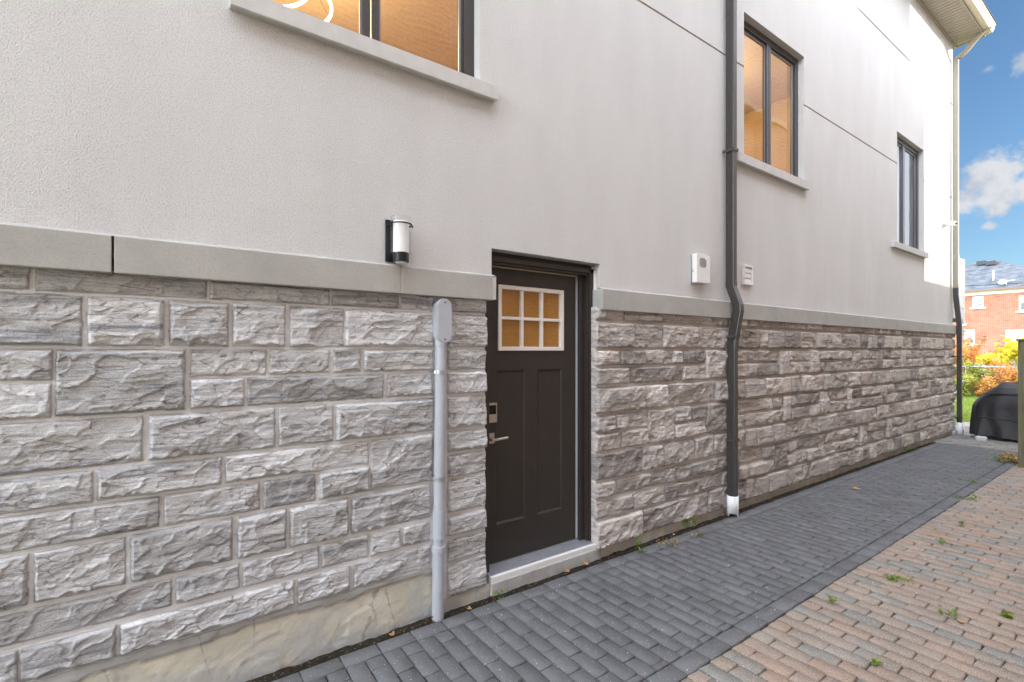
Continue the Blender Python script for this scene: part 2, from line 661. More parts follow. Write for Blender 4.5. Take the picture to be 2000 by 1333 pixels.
def mat_glass(name, f0=0.06, tint=(0.93, 0.96, 0.95), wav=0.0):
    m, nt, N, L, P = new_mat(name)
    N.remove(P)
    out = N['Material Output']
    tr = N.new('ShaderNodeBsdfTransparent')
    tr.inputs[0].default_value = (*tint, 1)
    gl = N.new('ShaderNodeBsdfGlossy')
    gl.inputs['Roughness'].default_value = 0.015
    gl.inputs['Color'].default_value = (0.97, 0.98, 1.0, 1)
    fc = N.new('ShaderNodeLayerWeight')
    fc.inputs['Blend'].default_value = 0.5
    pw = N.new('ShaderNodeMath')
    pw.operation = 'POWER'
    L.new(fc.outputs['Facing'], pw.inputs[0])
    pw.inputs[1].default_value = 5.0
    lw = N.new('ShaderNodeMath')
    lw.operation = 'MULTIPLY_ADD'
    L.new(pw.outputs[0], lw.inputs[0])
    lw.inputs[1].default_value = 1 - f0
    lw.inputs[2].default_value = f0
    if wav > 0:
        tc = N.new('ShaderNodeTexCoord')
        nz = N.new('ShaderNodeTexNoise')
        nz.inputs['Scale'].default_value = 2.2
        nz.inputs['Detail'].default_value = 1
        L.new(tc.outputs['Object'], nz.inputs['Vector'])
        bp = N.new('ShaderNodeBump')
        bp.inputs['Strength'].default_value = wav
        bp.inputs['Distance'].default_value = 0.02
        L.new(nz.outputs['Fac'], bp.inputs['Height'])
        L.new(bp.outputs[0], gl.inputs['Normal'])
    mx = N.new('ShaderNodeMixShader')
    L.new(lw.outputs[0], mx.inputs[0])
    L.new(tr.outputs[0], mx.inputs[1])
    L.new(gl.outputs[0], mx.inputs[2])
    L.new(mx.outputs[0], out.inputs['Surface'])
    return m


def mat_emit(name, col, strength):
    m, nt, N, L, P = new_mat(name)
    P.inputs['Base Color'].default_value = (*col, 1)
    P.inputs['Emission Color'].default_value = (*col, 1)
    P.inputs['Emission Strength'].default_value = strength
    return m


def mat_leaf(name, c1, c2, trans=0.35):
    g = NG(name, 0.6, 0.25)
    t = g.attr('tint')
    c = g.ramp(t, [(0.0, c1), (1.0, c2)])
    g.out(c)
    tr = g.N.new('ShaderNodeBsdfTranslucent')
    g.L.new(c, tr.inputs['Color'])
    mx = g.N.new('ShaderNodeMixShader')
    mx.inputs[0].default_value = trans
    g.L.new(g.P.outputs[0], mx.inputs[1])
    g.L.new(tr.outputs[0], mx.inputs[2])
    g.L.new(mx.outputs[0], g.N['Material Output'].inputs['Surface'])
    return g.m


def mat_roof():
    g = NG("asphalt_shingles", 1.0, 0.0)
    o = g.obj()
    n = g.N.new('ShaderNodeTexBrick')
    sepn = g.N.new('ShaderNodeSeparateXYZ')
    g.L.new(g.tc.outputs['Object'], sepn.inputs[0])
    cb = g.N.new('ShaderNodeCombineXYZ')
    g.L.new(sepn.outputs[1], cb.inputs[0])
    g.L.new(sepn.outputs[2], cb.inputs[1])
    g.L.new(cb.outputs[0], n.inputs['Vector'])
    n.inputs['Scale'].default_value = 1.0
    n.inputs['Brick Width'].default_value = 0.33
    n.inputs['Row Height'].default_value = 0.10
    n.inputs['Mortar Size'].default_value = 0.008
    n.inputs['Color1'].default_value = (0.135, 0.145, 0.16, 1)
    n.inputs['Color2'].default_value = (0.08, 0.087, 0.098, 1)
    n.inputs['Mortar'].default_value = (0.07, 0.075, 0.085, 1)
    c = g.mix(1.0, n.outputs['Color'], g.ramp(g.noise(o, 1.2, 5), [(0.3, 0.85), (0.7, 1.15)]), 'MULTIPLY')
    return g.out(c)


def mat_grass():
    g = NG("lawn_soil", 0.9, 0.1)
    o = g.obj()
    c = g.ramp(g.noise(o, 0.9, 5), [(0.3, (0.075, 0.12, 0.02)), (0.7, (0.13, 0.17, 0.03))])
    c = g.mix(g.ramp(g.noise(o, 40, 3), [(0.4, 0.5), (0.6, 0)]), c, (0.05, 0.08, 0.015))
    return g.out(c)


def mat_wood_post():
    g = NG("weathered_wood", 0.85, 0.15)
    gr = g.noise(g.obj((40, 40, 2.2)), 1.0, 5, 0.6, 0.5)
    c = g.ramp(gr, [(0.3, (0.10, 0.095, 0.06)), (0.7, (0.22, 0.205, 0.14))])
    c = g.mix(g.ramp(g.noise(g.obj((9, 9, 3)), 1.0, 4), [(0.45, 0), (0.65, 0.75)]), c, (0.15, 0.17, 0.055))
    return g.out(c, g.bump(gr, 0.5, 0.004))


M_STUCCO = mat_stucco()
M_STONE = mat_stone()
M_LEDGE = mat_ledge()
M_FOUND = mat_foundation()
M_PATH = mat_paver("dark_pavers", [(0, (0.128, 0.128, 0.131)), (1, (0.160, 0.160, 0.163))], 0.75, None)
M_DRIVE = mat_paver("clay_pavers", [(0.0, (0.235, 0.232, 0.21)), (0.16, (0.27, 0.25, 0.22)), (0.28, (0.305, 0.255, 0.212)),
                                    (0.7, (0.325, 0.26, 0.21)), (1.0, (0.345, 0.25, 0.195))], 0.35, (0.47, 0.43, 0.385), 0.12, 0.85)
M_PATIO = mat_paver("patio_pavers", [(0, (0.22, 0.21, 0.20)), (1, (0.29, 0.27, 0.25))], 0.3, None, 0.15, 0.85)
M_JOINT_D = mat_joint("joint_sand", (0.030, 0.030, 0.030), False)
M_JOINT_M = mat_joint("mossy_joint_sand", (0.045, 0.040, 0.032), True)
M_SOIL = mat_joint("dirt_gap", (0.032, 0.028, 0.022), False)
M_DOOR = simple("brown_door_paint", (0.036, 0.029, 0.024), 0.42, 0, 0.06, 12, 0.08, 300, 0.45)
M_FRAME = simple("brown_frame_paint", (0.036, 0.030, 0.025), 0.40, 0, 0.10, 25, 0.05, 200, 0.45)
M_WFRAME = simple("bronze_window_frame", (0.050, 0.043, 0.042), 0.32, 0, 0.05, 20, 0, 200, 0.5)
M_SASH = simple("grey_sash_edge", (0.22, 0.23, 0.25), 0.3, 0.2, 0.05, 20)
M_WHITE = simple("white_paint", (0.78, 0.76, 0.73), 0.45, 0, 0.03, 14)
M_LITE = simple("cream_plastic", (0.80, 0.75, 0.70), 0.4, 0, 0.03, 14)
M_SILL = simple("sill_stone", (0.55, 0.535, 0.51), 0.75, 0, 0.06, 14, 0.2, 240)
M_REVEAL = simple("reveal_brown", (0.42, 0.32, 0.26), 0.8, 0, 0.05)
M_AMBER = simple("amber_blind", (0.43, 0.20, 0.028), 0.75, 0, 0.10, 60, 0.2, 120)
M_NICKEL = simple("brushed_nickel", (0.62, 0.55, 0.48), 0.28, 1.0, 0.05, 80)
M_BLACK = simple("black_metal", (0.012, 0.013, 0.016), 0.38, 0.0, 0.05, 20)
M_SCREEN = simple("lock_screen", (0.006, 0.006, 0.007), 0.12)
M_ALU = simple("aluminium_sill", (0.42, 0.43, 0.47), 0.4, 0.6, 0.06, 40)
M_CONC = simple("step_concrete", (0.42, 0.41, 0.39), 0.85, 0, 0.18, 9, 0.45, 60)
M_PVC = simple("grey_pvc", (0.44, 0.46, 0.49), 0.38, 0, 0.04, 9)
M_ZINC = simple("zinc_strap", (0.55, 0.56, 0.58), 0.35, 0.9, 0.05)
M_DS = simple("bronze_downspout", (0.062, 0.056, 0.052), 0.26, 0.0, 0.06, 9, 0, 200, 0.6)
M_DSLIT_POST = simple("sunlit_downspout_and_post", (0.33, 0.29, 0.225), 0.38, 0.0, 0.05, 9)  # sunlit copy of the bronze pipe, sun put into colour; also the tan newel
M_BOOT = simple("white_pvc_boot", (0.80, 0.80, 0.79), 0.35, 0, 0.04, 12)
M_SOFFIT = simple("tan_soffit", (0.36, 0.32, 0.27), 0.55, 0, 0.05, 9)
M_FASCIA = simple("cream_gutter", (0.62, 0.57, 0.47), 0.4, 0, 0.04, 9)
M_VENT = simple("vent_plastic", (0.76, 0.73, 0.70), 0.45, 0, 0.04, 20)
M_GLASS = mat_glass("window_glass", 0.12, (0.9, 0.92, 0.91), 0.12)
M_GLASS2 = mat_glass("lite_glass", 0.05, (0.95, 0.95, 0.93), 0.05)
M_GLASS3 = mat_glass("lamp_glass", 0.035, (0.96, 0.97, 0.97))
M_FROST = simple("opal_glass", (0.90, 0.89, 0.87), 0.3, 0, 0.02)
M_CEIL = simple("ceiling_paint", (0.62, 0.50, 0.33), 0.8)
M_ROOM = simple("room_paint", (0.56, 0.39, 0.18), 0.8, 0, 0.04, 3)
M_RING = mat_emit("lit_ring", (1.0, 0.72, 0.34), 9.0)
M_POT = mat_emit("lit_downlight", (1.0, 0.80, 0.45), 14.0)
M_BRICK = mat_brick("red_brick", (0.38, 0.135, 0.068), (0.26, 0.082, 0.042), (0.42, 0.32, 0.26))
M_NBRICK = mat_brick("neighbour_brick", (0.50, 0.35, 0.28), (0.38, 0.24, 0.18), (0.62, 0.56, 0.51), 1.0, 'xz', .013)
M_ROOF = mat_roof()
M_GRASS = mat_grass()
M_POST = mat_wood_post()
M_BBQ = simple("black_cover_cloth", (0.028, 0.027, 0.029), 0.42, 0, 0.15, 30, 0.25, 240, 0.35)
M_GALV = simple("galvanised", (0.40, 0.41, 0.42), 0.45, 0.7, 0.08)
M_TRUNK = simple("bark", (0.20, 0.165, 0.13), 0.9, 0, 0.25, 12, 0.6, 40)
M_PALEBARK = simple("pale_bark", (0.48, 0.43, 0.38), 0.85, 0, 0.2, 12, 0.4, 40)
M_STRAW = simple("dry_stems", (0.33, 0.25, 0.14), 0.9, 0, 0.25, 12)
M_LEAFY = mat_leaf("yellow_leaves", (0.55, 0.42, 0.03), (0.68, 0.62, 0.06), 0.4)
M_LEAFO = mat_leaf("orange_leaves", (0.52, 0.20, 0.06), (0.62, 0.38, 0.10), 0.35)
M_LEAFG = mat_leaf("olive_leaves", (0.16, 0.21, 0.04), (0.42, 0.42, 0.07), 0.35)
M_LEAFR = mat_leaf("russet_leaves", (0.28, 0.12, 0.05), (0.42, 0.24, 0.10), 0.3)
M_WEED = mat_leaf("weed_green", (0.10, 0.20, 0.02), (0.28, 0.42, 0.04), 0.35)
M_BLADE = mat_leaf("grass_blades", (0.12, 0.19, 0.025), (0.26, 0.32, 0.05), 0.35)
M_LITTER = mat_leaf("dark_litter", (0.05, 0.035, 0.022), (0.20, 0.12, 0.06), 0.1)
M_DRYLEAF = mat_leaf("dead_leaf", (0.34, 0.17, 0.07), (0.50, 0.30, 0.15), 0.2)

# ================================================================== the house
XC = 12.72                        # rear corner of the house
XL = -4.5                         # wall runs on well past the left of the frame
ZT = EYE + 6.10                   # soffit height
OP0, OP1 = 1.785, 2.825           # door opening
house = tag(empty("house", (5.0, 2.0, 0)), "beige stucco house on a rock faced stone base with a dark brown side door", "house")


def wall_panel(xs, zs, holes, name, mat, parent):
    """front faces of a wall at y=0 on a grid, holes = (x0,x1,z0,z1,depth) with return faces"""
    xs = sorted(set(xs) | {h[0] for h in holes} | {h[1] for h in holes})
    zs = sorted(set(zs) | {h[2] for h in holes} | {h[3] for h in holes})
    mb = MB()
    for i in range(len(xs) - 1):
        for k in range(len(zs) - 1):
            cx, cz = (xs[i] + xs[i + 1]) / 2, (zs[k] + zs[k + 1]) / 2
            if any(h[0] < cx < h[1] and h[2] < cz < h[3] for h in holes):
                continue
            mb.quad((xs[i], 0, zs[k]), (xs[i + 1], 0, zs[k]), (xs[i + 1], 0, zs[k + 1]), (xs[i], 0, zs[k + 1]))
    for x0, x1, z0, z1, d in holes:
        mb.quad((x0, 0, z0), (x0, 0, z1), (x0, d, z1), (x0, d, z0))
        mb.quad((x1, 0, z0), (x1, d, z0), (x1, d, z1), (x1, 0, z1))
        mb.quad((x0, 0, z1), (x1, 0, z1), (x1, d, z1), (x0, d, z1))
        if d < .18:
            mb.quad((x0, 0, z0), (x0, d, z0), (x1, d, z0), (x1, 0, z0))
    # rear corner return and top
    mb.quad((XC, 0, zs[0]), (XC, 7.0, zs[0]), (XC, 7.0, zs[-1]), (XC, 0, zs[-1]))
    mb.quad((XL, 0, zs[0]), (XL, 0, zs[-1]), (XL, 7.0, zs[-1]), (XL, 7.0, zs[0]))
    return mb.build(name, mat, parent)


LT = EYE + 0.505                   # top of the stone ledge
W1 = (-0.75, 1.69, EYE + 1.76, EYE + 3.50)
W2 = (4.99, 6.37, EYE + 2.08, EYE + 3.62)
W3 = (9.60, 10.93, EYE + 1.755, EYE + 3.56)
G1, G2 = EYE + 3.03, EYE + 4.90
DOORH = (OP0, OP1, LT - 0.10, EYE + 0.70, 0.20)
gr = []
GH = 0.010
for a, b, z in ((W1[1] + 0.25, W2[0], G1), (W2[1], W3[0], G1), (W3[1], XC, G1), (XL, XC, G2)):
    gr.append((a, b, z - GH, z + GH, 0.009))
holes = [(*W1, 0.12), (*W2, 0.12), (*W3, 0.12), DOORH] + gr
wall_panel([XL, XC], [LT - 0.10, ZT + 0.15], holes, "stucco_wall", M_STUCCO, house)
mb = MB()
for a, b, z0, z1, d in gr:
    mb.quad((a, d - 0.001, z0), (b, d - 0.001, z0), (b, d - 0.001, z1), (a, d - 0.001, z1))
mb.build("reveal_strip", M_REVEAL, house)

# ------------------------------------------------------------------ stone cladding (a heightfield of real blocks)
Y_M = 0.012                        # mortar plane
rng = random.Random(7)
OPS = wall_t(953, -.035)            # edge of the pier beside the door
OPR = wall_t(1169, -.030)


def courses():
    e = EYE
    return {'A': (e + .250, e + .345), 'B': (e + .021, e + .236), 'C1': (e - .124, e + .006), 'C2': (e - .281, e - .139),
            'D': (e - .506, e - .299), 'E': (e - .659, e - .523), 'F': (e - .818, e - .675), 'G': (e - 1.047, e - .836),
            'H': (e - 1.197, e - 1.070), 'I': (e - 1.362, e - 1.222), 'J': (e - 1.592, e - 1.378)}


CZ = courses()
stones = []                        # (x0, x1, z0, z1, open_left, open_right, warm)


def row(c, edges, ol=False, orr=False, warm=0.0, c2=None):
    z0 = CZ[c2][0] if c2 else CZ[c][0]
    z1 = CZ[c][1]
    for i, (a, b) in enumerate(edges):
        stones.append((a, b, z0, z1, ol and i == 0, orr and i == len(edges) - 1, warm))


def pxrow(c, pairs, c2=None, lead=None):
    ed = [[wall_t(a, -.015) if a is not None else None, wall_t(b, -.015)] for a, b in pairs]
    if ed[0][0] is None:
        ed[0][0] = ed[0][1] - (lead or 0.45)
    row(c, [tuple(x) for x in ed], c2=c2)
    # carry the course on to the left, outside the frame
    x = ed[0][0] - 0.014
    if pairs[0][0] is None:
        while x > -1.5:
            w = rng.uniform(.22, .5)
            row(c, [(x - w, x)], c2=c2)
            x -= w + 0.014


pxrow('A', [(None, 55), (68, 403), (411, 645), (650, 781), (784, 849)])
pxrow('B', [(None, 160), (170, 320), (330, 447), (455, 558), (567, 672), (675, 848)])
pxrow('C1', [(107, 362)], c2='C2')
pxrow('C1', [(None, 101), (372, 520), (528, 644), (652, 706), (712, 848)])
pxrow('C2', [(None, 99), (372, 477), (484, 751), (757, 846)])
pxrow('D', [(None, 278), (290, 538), (545, 652), (657, 848)], lead=.6)
pxrow('E', [(None, 180), (190, 433), (441, 721)])
pxrow('E', [(726, 846)], c2='F')
pxrow('F', [(None, 311), (321, 508), (515, 617), (624, 722)], lead=.7)
pxrow('G', [(None, 53), (65, 244), (255, 455), (464, 560), (567, 682), (687, 842)])
pxrow('H', [(None, 335), (344, 468), (475, 624), (630, 720), (726, 783), (788, 841)], lead=.75)
pxrow('I', [(None, 33), (37, 225), (233, 576), (582, 685), (692, 842)])
stones_left = stones
# narrow pier between the conduit and the door
stones = []
for c in CZ:
    row(c, [(wall_t(876, -.015), OPS)], orr=True)
stones_pier = stones
# between the door and the downspout
stones = []
RN = {'A': ([1218, 1294, 1332, 1371, 1403], None), 'B': ([1236, 1294, 1363], None), 'C1': ([1210, 1261, 1314, 1332, 1379], 1),
      'C2': ([1230, 1333, 1379], 1), 'D': ([1259, 1302, 1398], None), 'E': ([1201, 1265.5, 1315.5, 1348, 1378.5], 2),
      'F': ([1214, 1265.5, 1315.5, 1378.5], 2), 'G': ([1255, 1294, 1356, 1394], None), 'H': ([1202, 1272, 1317], None),
      'I': ([1236.6, 1299.6, 1408], None), 'J': ([1255, 1328.5, 1382], None)}
XEND_N = 4.66
JN = 0.0055


def span(c, js, skip=()):
    xs = [OPR] + [wall_t(j, -.015) for j in js] + [XEND_N]
    for i in range(len(xs) - 1):
        if i in skip:
            continue
        stones.append((xs[i] + (0 if i == 0 else JN), xs[i + 1] - JN, *CZ[c], i == 0, False, 0.75))


span('A', RN['A'][0]); span('B', RN['B'][0]); span('D', RN['D'][0]); span('G', RN['G'][0])
span('H', RN['H'][0]); span('I', RN['I'][0]); span('J', RN['J'][0])
span('C1', RN['C1'][0], (5,)); span('C2', RN['C2'][0], (3,))
stones.append((wall_t(1379, -.015) + JN, XEND_N - JN, CZ['C2'][0], CZ['C1'][1], False, False, .75))
span('E', RN['E'][0], (2, 5)); span('F', RN['F'][0], (2, 4))
for a, b in ((1265.5, 1315.5), (1378.5, None)):
    stones.append((wall_t(a, -.015) + JN, (wall_t(b, -.015) if b else XEND_N) - JN, CZ['F'][0], CZ['E'][1], False, False, .75))
# beyond the downspout to the rear corner
for c in ('A', 'B', 'D', 'G', 'J'):
    x = XEND_N
    while x < XC - 0.05:
        w = min(rng.choice([.22, .28, .34, .42, .55]) * rng.uniform(.85, 1.15), XC - x)
        if XC - (x + w) < 0.16: w = XC - x
        last = x + w >= XC - 1e-4
        stones.append((x + JN, x + w - (0 if last else JN), *CZ[c], False, last, 0.95))
        x += w
for c, d in (('C1', 'C2'), ('E', 'F'), ('H', 'I')):
    x = XEND_N
    tall = rng.random() < .5
    while x < XC - 0.05:
        w = rng.uniform(.16, .30) if tall else rng.uniform(.45, 1.15)
        if XC - (x + w) < 0.2: w = XC - x
        w = min(w, XC - x)
        last = x + w >= XC - 1e-4
        if tall:
            stones.append((x + JN, x + w - (0 if last else JN), CZ[d][0], CZ[c][1], False, last, 0.95))
        else:
            for cc in (c, d):
                n = max(1, int(round(w / rng.uniform(.26, .5))))
                cuts = [0] + sorted(rng.uniform(.2, .8) for _ in range(n - 1)) + [1]
                cuts = [cuts[0]] + [v for p, v in zip(cuts, cuts[1:]) if v - p > .14 or v == 1]
                for p, q in zip(cuts, cuts[1:]):
                    stones.append((x + p * w + JN, x + q * w - (0 if last and q == 1 else JN), *CZ[cc], False, last and q == 1, 0.95))
        x += w
        tall = not tall
stones_right = stones


def stone_field(name, stn, X0, X1, Z0, Z1, dx, dz, warm_m, parent, seed):
    nx = int(round((X1 - X0) / dx)) + 1
    nz = int(round((Z1 - Z0) / dz)) + 1
    xs = np.linspace(X0, X1, nx)
    zs = np.linspace(Z0, Z1, nz)
    X, Z = np.meshgrid(xs, zs)
    Hh = 0.0092 + 0.0012 * fbm(X * 40, Z * 40, 3, 3) + 0.0025 * fbm(X * 6, Z * 6, 5, 2)
    T = np.full_like(X, 0.5)
    MO = np.ones_like(X)
    WM = np.full_like(X, warm_m)
    r = random.Random(seed)
    for si, (x0, x1, z0, z1, ol, orr, warm) in enumerate(stn):
        i0, i1 = np.searchsorted(xs, [x0 - .012, x1 + .012])
        k0, k1 = np.searchsorted(zs, [z0 - .012, z1 + .012])
        if i1 - i0 < 2 or k1 - k0 < 2:
            continue
        sl = (slice(k0, k1), slice(i0, i1))
        x, z = X[sl], Z[sl]
        sd = r.randrange(1, 99999)
        ox, oz = r.uniform(0, 50), r.uniform(0, 50)
        u, v = x + ox, z + oz
        hgt, wid = z1 - z0, x1 - x0
        wob = 0.0025
        dl = (x - x0 + wob * vn(u * 0 + ox, v * 28, sd)) if not ol else np.full_like(x, 9.0)
        dr = (x1 - x + wob * vn(u * 0 + ox, v * 28, sd + 1)) if not orr else np.full_like(x, 9.0)
        db = z - z0 + wob * vn(u * 22, v * 0 + oz, sd + 2)
        dt = z1 - z + wob * vn(u * 22, v * 0 + oz, sd + 3)
        k = min(1.0, 0.55 + hgt * 2.2)
        H0 = (r.uniform(.028, .042) + .008 * warm) * k
        f = H0 + r.uniform(-.025, .025) * (x - (x0 + x1) / 2) + r.uniform(-.05, .02) * (z - (z0 + z1) / 2)
        # a few broad cleaved planes
        for _ in range(r.choice([1, 2, 3, 3])):
            ang = r.uniform(0, 2 * math.pi)
            cx, cz = r.uniform(x0, x1), r.uniform(z0, z1)
            sl_ = r.uniform(.06, .18)
            f = np.minimum(f, H0 + r.uniform(0.0, .008) + sl_ * ((x - cx) * math.cos(ang) + (z - cz) * math.sin(ang) * .8))
        f = np.maximum(f, np.maximum(H0 * .6, .019))
        # shell-shaped flakes: concave cells with sharp crests between them
        wu = u + .030 * vn(u * 12, v * 14, sd + 5) + .008 * vn(u * 45, v * 45, sd + 25)
        wv = v + .022 * vn(u * 14, v * 16, sd + 6) + .006 * vn(u * 45, v * 45, sd + 26)
        ca, sa = math.cos(.45), math.sin(.45)
        F1, F2, cid = worley((wu * ca + wv * sa) * 8.5, (-wu * sa + wv * ca) * 13, sd + 8)
        g_ = f + .010 * (F1 ** 2 - .22) + .007 * (cid - .5) + .008 * fbm(u * 6, v * 10, sd + 4, 4)
        F1b, F2b, cidb = worley(wu * 24, wv * 36, sd + 9)
        g_ += .0034 * (F1b ** 2 - .2) + .0022 * (cidb - .5)
        # split layers: flat treads with abrupt little risers
        dl_ = .0062
        t_ = g_ / dl_
        fl_ = np.floor(t_)
        q_ = np.clip((t_ - fl_ - .74) / .26, 0, 1)
        f = .42 * g_ + .58 * (fl_ + q_) * dl_
        # pitched edges; the lower one is broken off in scallops
        c = u * r.uniform(9, 15) + 1.2 * vn(u * 7, u * 0, sd + 10)
        fr = c - np.floor(c)
        arc = 1 - (2 * fr - 1) ** 2
        depth = _h(np.floor(c), np.floor(c) * 0, sd + 11)
        lip = .004 + r.uniform(.022, .050) * depth * arc * min(1, hgt / .16)
        hb = .008 + (H0 + .006) * (np.maximum(db, 0) / (lip + .006)) ** 1.35 + .0022 * vn(u * 40, v * 60, sd + 12)
        ht = .009 + 1.1 * dt + np.maximum(0, dt - .008 - .010 * np.maximum(0, vn(u * 11, u * 0, sd + 13))) * 1.6 + .002 * vn(u * 36, v * 50, sd + 14)
        hl = .009 + 2.0 * dl + .012 * np.maximum(0, vn(v * 19, u * 9, sd + 15)) * np.minimum(1, dl / .015)
        hr = .009 + 2.0 * dr + .012 * np.maximum(0, vn(v * 19, u * 9, sd + 16)) * np.minimum(1, dr / .015)
        h = np.minimum(np.minimum(f, hb), np.minimum(np.minimum(ht, hl), hr))
        h += .0010 * fbm(u * 14, v * 130, sd + 17, 3) + .0009 * fbm(u * 90, v * 150, sd + 18, 2)
        ins = np.minimum(np.minimum(db, dt), np.minimum(dl, dr)) > 0
        if warm > .5:
            h = np.minimum(h * (1.0 + .75 * warm * warm), .066 + .15 * (h - .04))
        hh = np.where(ins, np.maximum(h, .0108), Hh[sl])
        Hh[sl] = hh
        tv = min(1, max(0, r.gauss(.58 - .1 * warm, .27 + .08 * warm)))
        T[sl] = np.where(ins, tv, T[sl])
        MO[sl] = np.where(ins, 0.0, MO[sl])
        WM[sl] = np.where(ins, warm, WM[sl])
    Y = Y_M - Hh
    V = np.stack([X, Y, Z], -1).reshape(-1, 3)
    idx = np.arange(nx * nz).reshape(nz, nx)
    Fq = np.stack([idx[:-1, :-1], idx[:-1, 1:], idx[1:, 1:], idx[1:, :-1]], -1).reshape(-1, 4)
    # side returns
    nV = len(V)
    depth = 0.16
    ring = [idx[:, 0][::-1], idx[0, :], idx[:, -1], idx[-1, ::-1]]
    extra, faces = [], []
    att = [T.ravel(), MO.ravel(), WM.ravel()]
    ea = [[], [], []]
    base = nV
    for rg in ring:
        ss = len(rg)
        P = V[rg].copy()
        steps = 5
        rows_ = [rg]
        for s in range(1, steps + 1):
            Q = P.copy()
            Q[:, 1] = P[:, 1] + (depth - P[:, 1]) * s / steps
            extra.append(Q)
            rows_.append(np.arange(base, base + ss))
            base += ss
            for q in range(3):
                ea[q].append(att[q][rg])
        for a, b in zip(rows_, rows_[1:]):
            faces.append(np.stack([a[:-1], b[:-1], b[1:], a[1:]], -1))
    V = np.concatenate([V] + extra)
    Fq = np.concatenate([Fq] + faces)
    at = [np.concatenate([att[q]] + ea[q]) for q in range(3)]
    me = np_mesh(name, V, Fq, True, {'tint': at[0], 'mortar': at[1], 'warm': at[2]})
    return link_mesh(name, me, M_STONE, parent)


ZA = EYE + .352
stone_field("stone_cladding", stones_left, -1.2, wall_t(848, -.01), EYE - 1.372, ZA, .004, .004, 0.0, house, 11)
stone_field("stone_cladding", stones_pier, wall_t(848, -.01) + .0005, OPS, EYE - 1.60, ZA, .004, .004, 0.0, house, 23)
stone_field("stone_cladding", [s for s in stones_right if s[1] <= XEND_N], OPR, XEND_N, EYE - 1.60, ZA, .006, .0055, 0.85, house, 31)
stone_field("stone_cladding", [s for s in stones_right if s[1] > XEND_N], XEND_N + .0005, XC, EYE - 1.60, ZA, .013, .008, 1.0, house, 47)

# ------------------------------------------------------------------ stone ledge
YL = -0.062


def ledge(x0, x1, z0, z1):
    mb = MB()
    mb.box(x0, x1, YL, 0.10, z0, z1 - .006, .004, 2)
    ob = mb.build("ledge_stone", M_LEDGE, house)
    return ob


lz0, lz1 = EYE + .338, EYE + .505
le = [-1.6, -.212, wall_t(783, YL), wall_t(963, YL)]
for i in range(3):
    a, b = le[i], le[i + 1]
    ledge(a + (.007 if i else 0), b - (.0 if i == 2 else .002), lz0, lz1)
re_ = [wall_t(1177, YL), wall_t(1203, YL), wall_t(1383, YL), wall_t(1516, YL), wall_t(1612, YL), wall_t(1690, YL), wall_t(1752, YL), wall_t(1803, YL), XC + .055]
for a, b in zip(re_, re_[1:]):
    ledge(a + .0035, b - .0035, lz0 - .012, lz1 - .008)
# mortar behind the joints and the sealed top
mb = MB()
mb.box(le[1] + .02, OP0, -.058, .08, lz0 + .004, lz1 - .012)
mb.box(OP1, XC, -.057, .08, lz0 - .006, lz1 - .020)
mb.build("ledge_mortar", M_SILL, house)
mb = MB()
for a, b, t in ((-1.6, OP0 + .002, lz1), (OP1, XC, lz1 - .008)):
    mb.prism([(a, -.058, t - .0065), (a, -.012, t + .012), (a, .02, t + .012), (a, .02, t - .0065)], (b - a, 0, 0))
mb.build("ledge_top_bead", M_LEDGE, house)

# ------------------------------------------------------------------ foundation
def foundation(x0, x1, ztop, warm, seed, dx=.012, lip=True):
    nx = int((x1 - x0) / dx) + 1
    zs = np.linspace(-0.08, ztop, int((ztop + .08) / dx) + 2)
    xs = np.linspace(x0, x1, nx)
    X, Z = np.meshgrid(xs, zs)
    Hh = .004 * fbm(X * 5, Z * 8, seed, 4) + .0012 * fbm(X * 50, Z * 50, seed + 3, 2)
    MO = np.zeros_like(X)
    if lip:
        edge = ztop - .035 - .03 * (fbm(X * 4, X * 0, seed + 9, 4) + .3)
        m = Z > edge
        Hh = np.where(m, Hh + .008, Hh)
        MO = m.astype(float)
    # skim patches with raised edges
    m2 = fbm(X * 3.2, Z * 5, seed + 20, 4) > .18
    Hh = np.where(m2, Hh + .004, Hh)
    Y = .004 - Hh
    V = np.stack([X, Y, Z], -1).reshape(-1, 3)
    n2, n1 = X.shape
    idx = np.arange(n1 * n2).reshape(n2, n1)
    Fq = np.stack([idx[:-1, :-1], idx[:-1, 1:], idx[1:, 1:], idx[1:, :-1]], -1).reshape(-1, 4)
    me = np_mesh("foundation", V, Fq, True, {'mortar': MO.ravel(), 'warm': np.full(X.size, warm)})
    return link_mesh("foundation", me, M_FOUND, house)


foundation(-1.2, wall_t(848), EYE - 1.368, 0.0, 3)
foundation(wall_t(848), OP0 - .01, EYE - 1.592, 0.15, 4, lip=False)
foundation(OP1 + .01, XC, EYE - 1.592, 0.4, 6, .018, False)
mb = MB()
mb.quad((-4, .03, -.1), (XC, .03, -.1), (XC, .03, LT), (-4, .03, LT))       # backing wall behind the cladding joints
ob = None
mb.bm.free()
mb = MB()
mb.box(XC - .02, XC - .001, .01, 7.0, -.1, LT + .01)
mb.build("rear_base_wall", M_LEDGE, house)

# concrete step under the door
mb = MB()
mb.box(OP0 - .004, OP1 + .004, -.012, .16, -.09, EYE - 1.590, .010, 3)
step = mb.build("door_step", M_CONC, house)

# ------------------------------------------------------------------ the side door
DY = .140                           # face of the slab
DX0, DX1 = 1.812, 2.690
DZ0, DZ1 = EYE - 1.530, EYE + .604


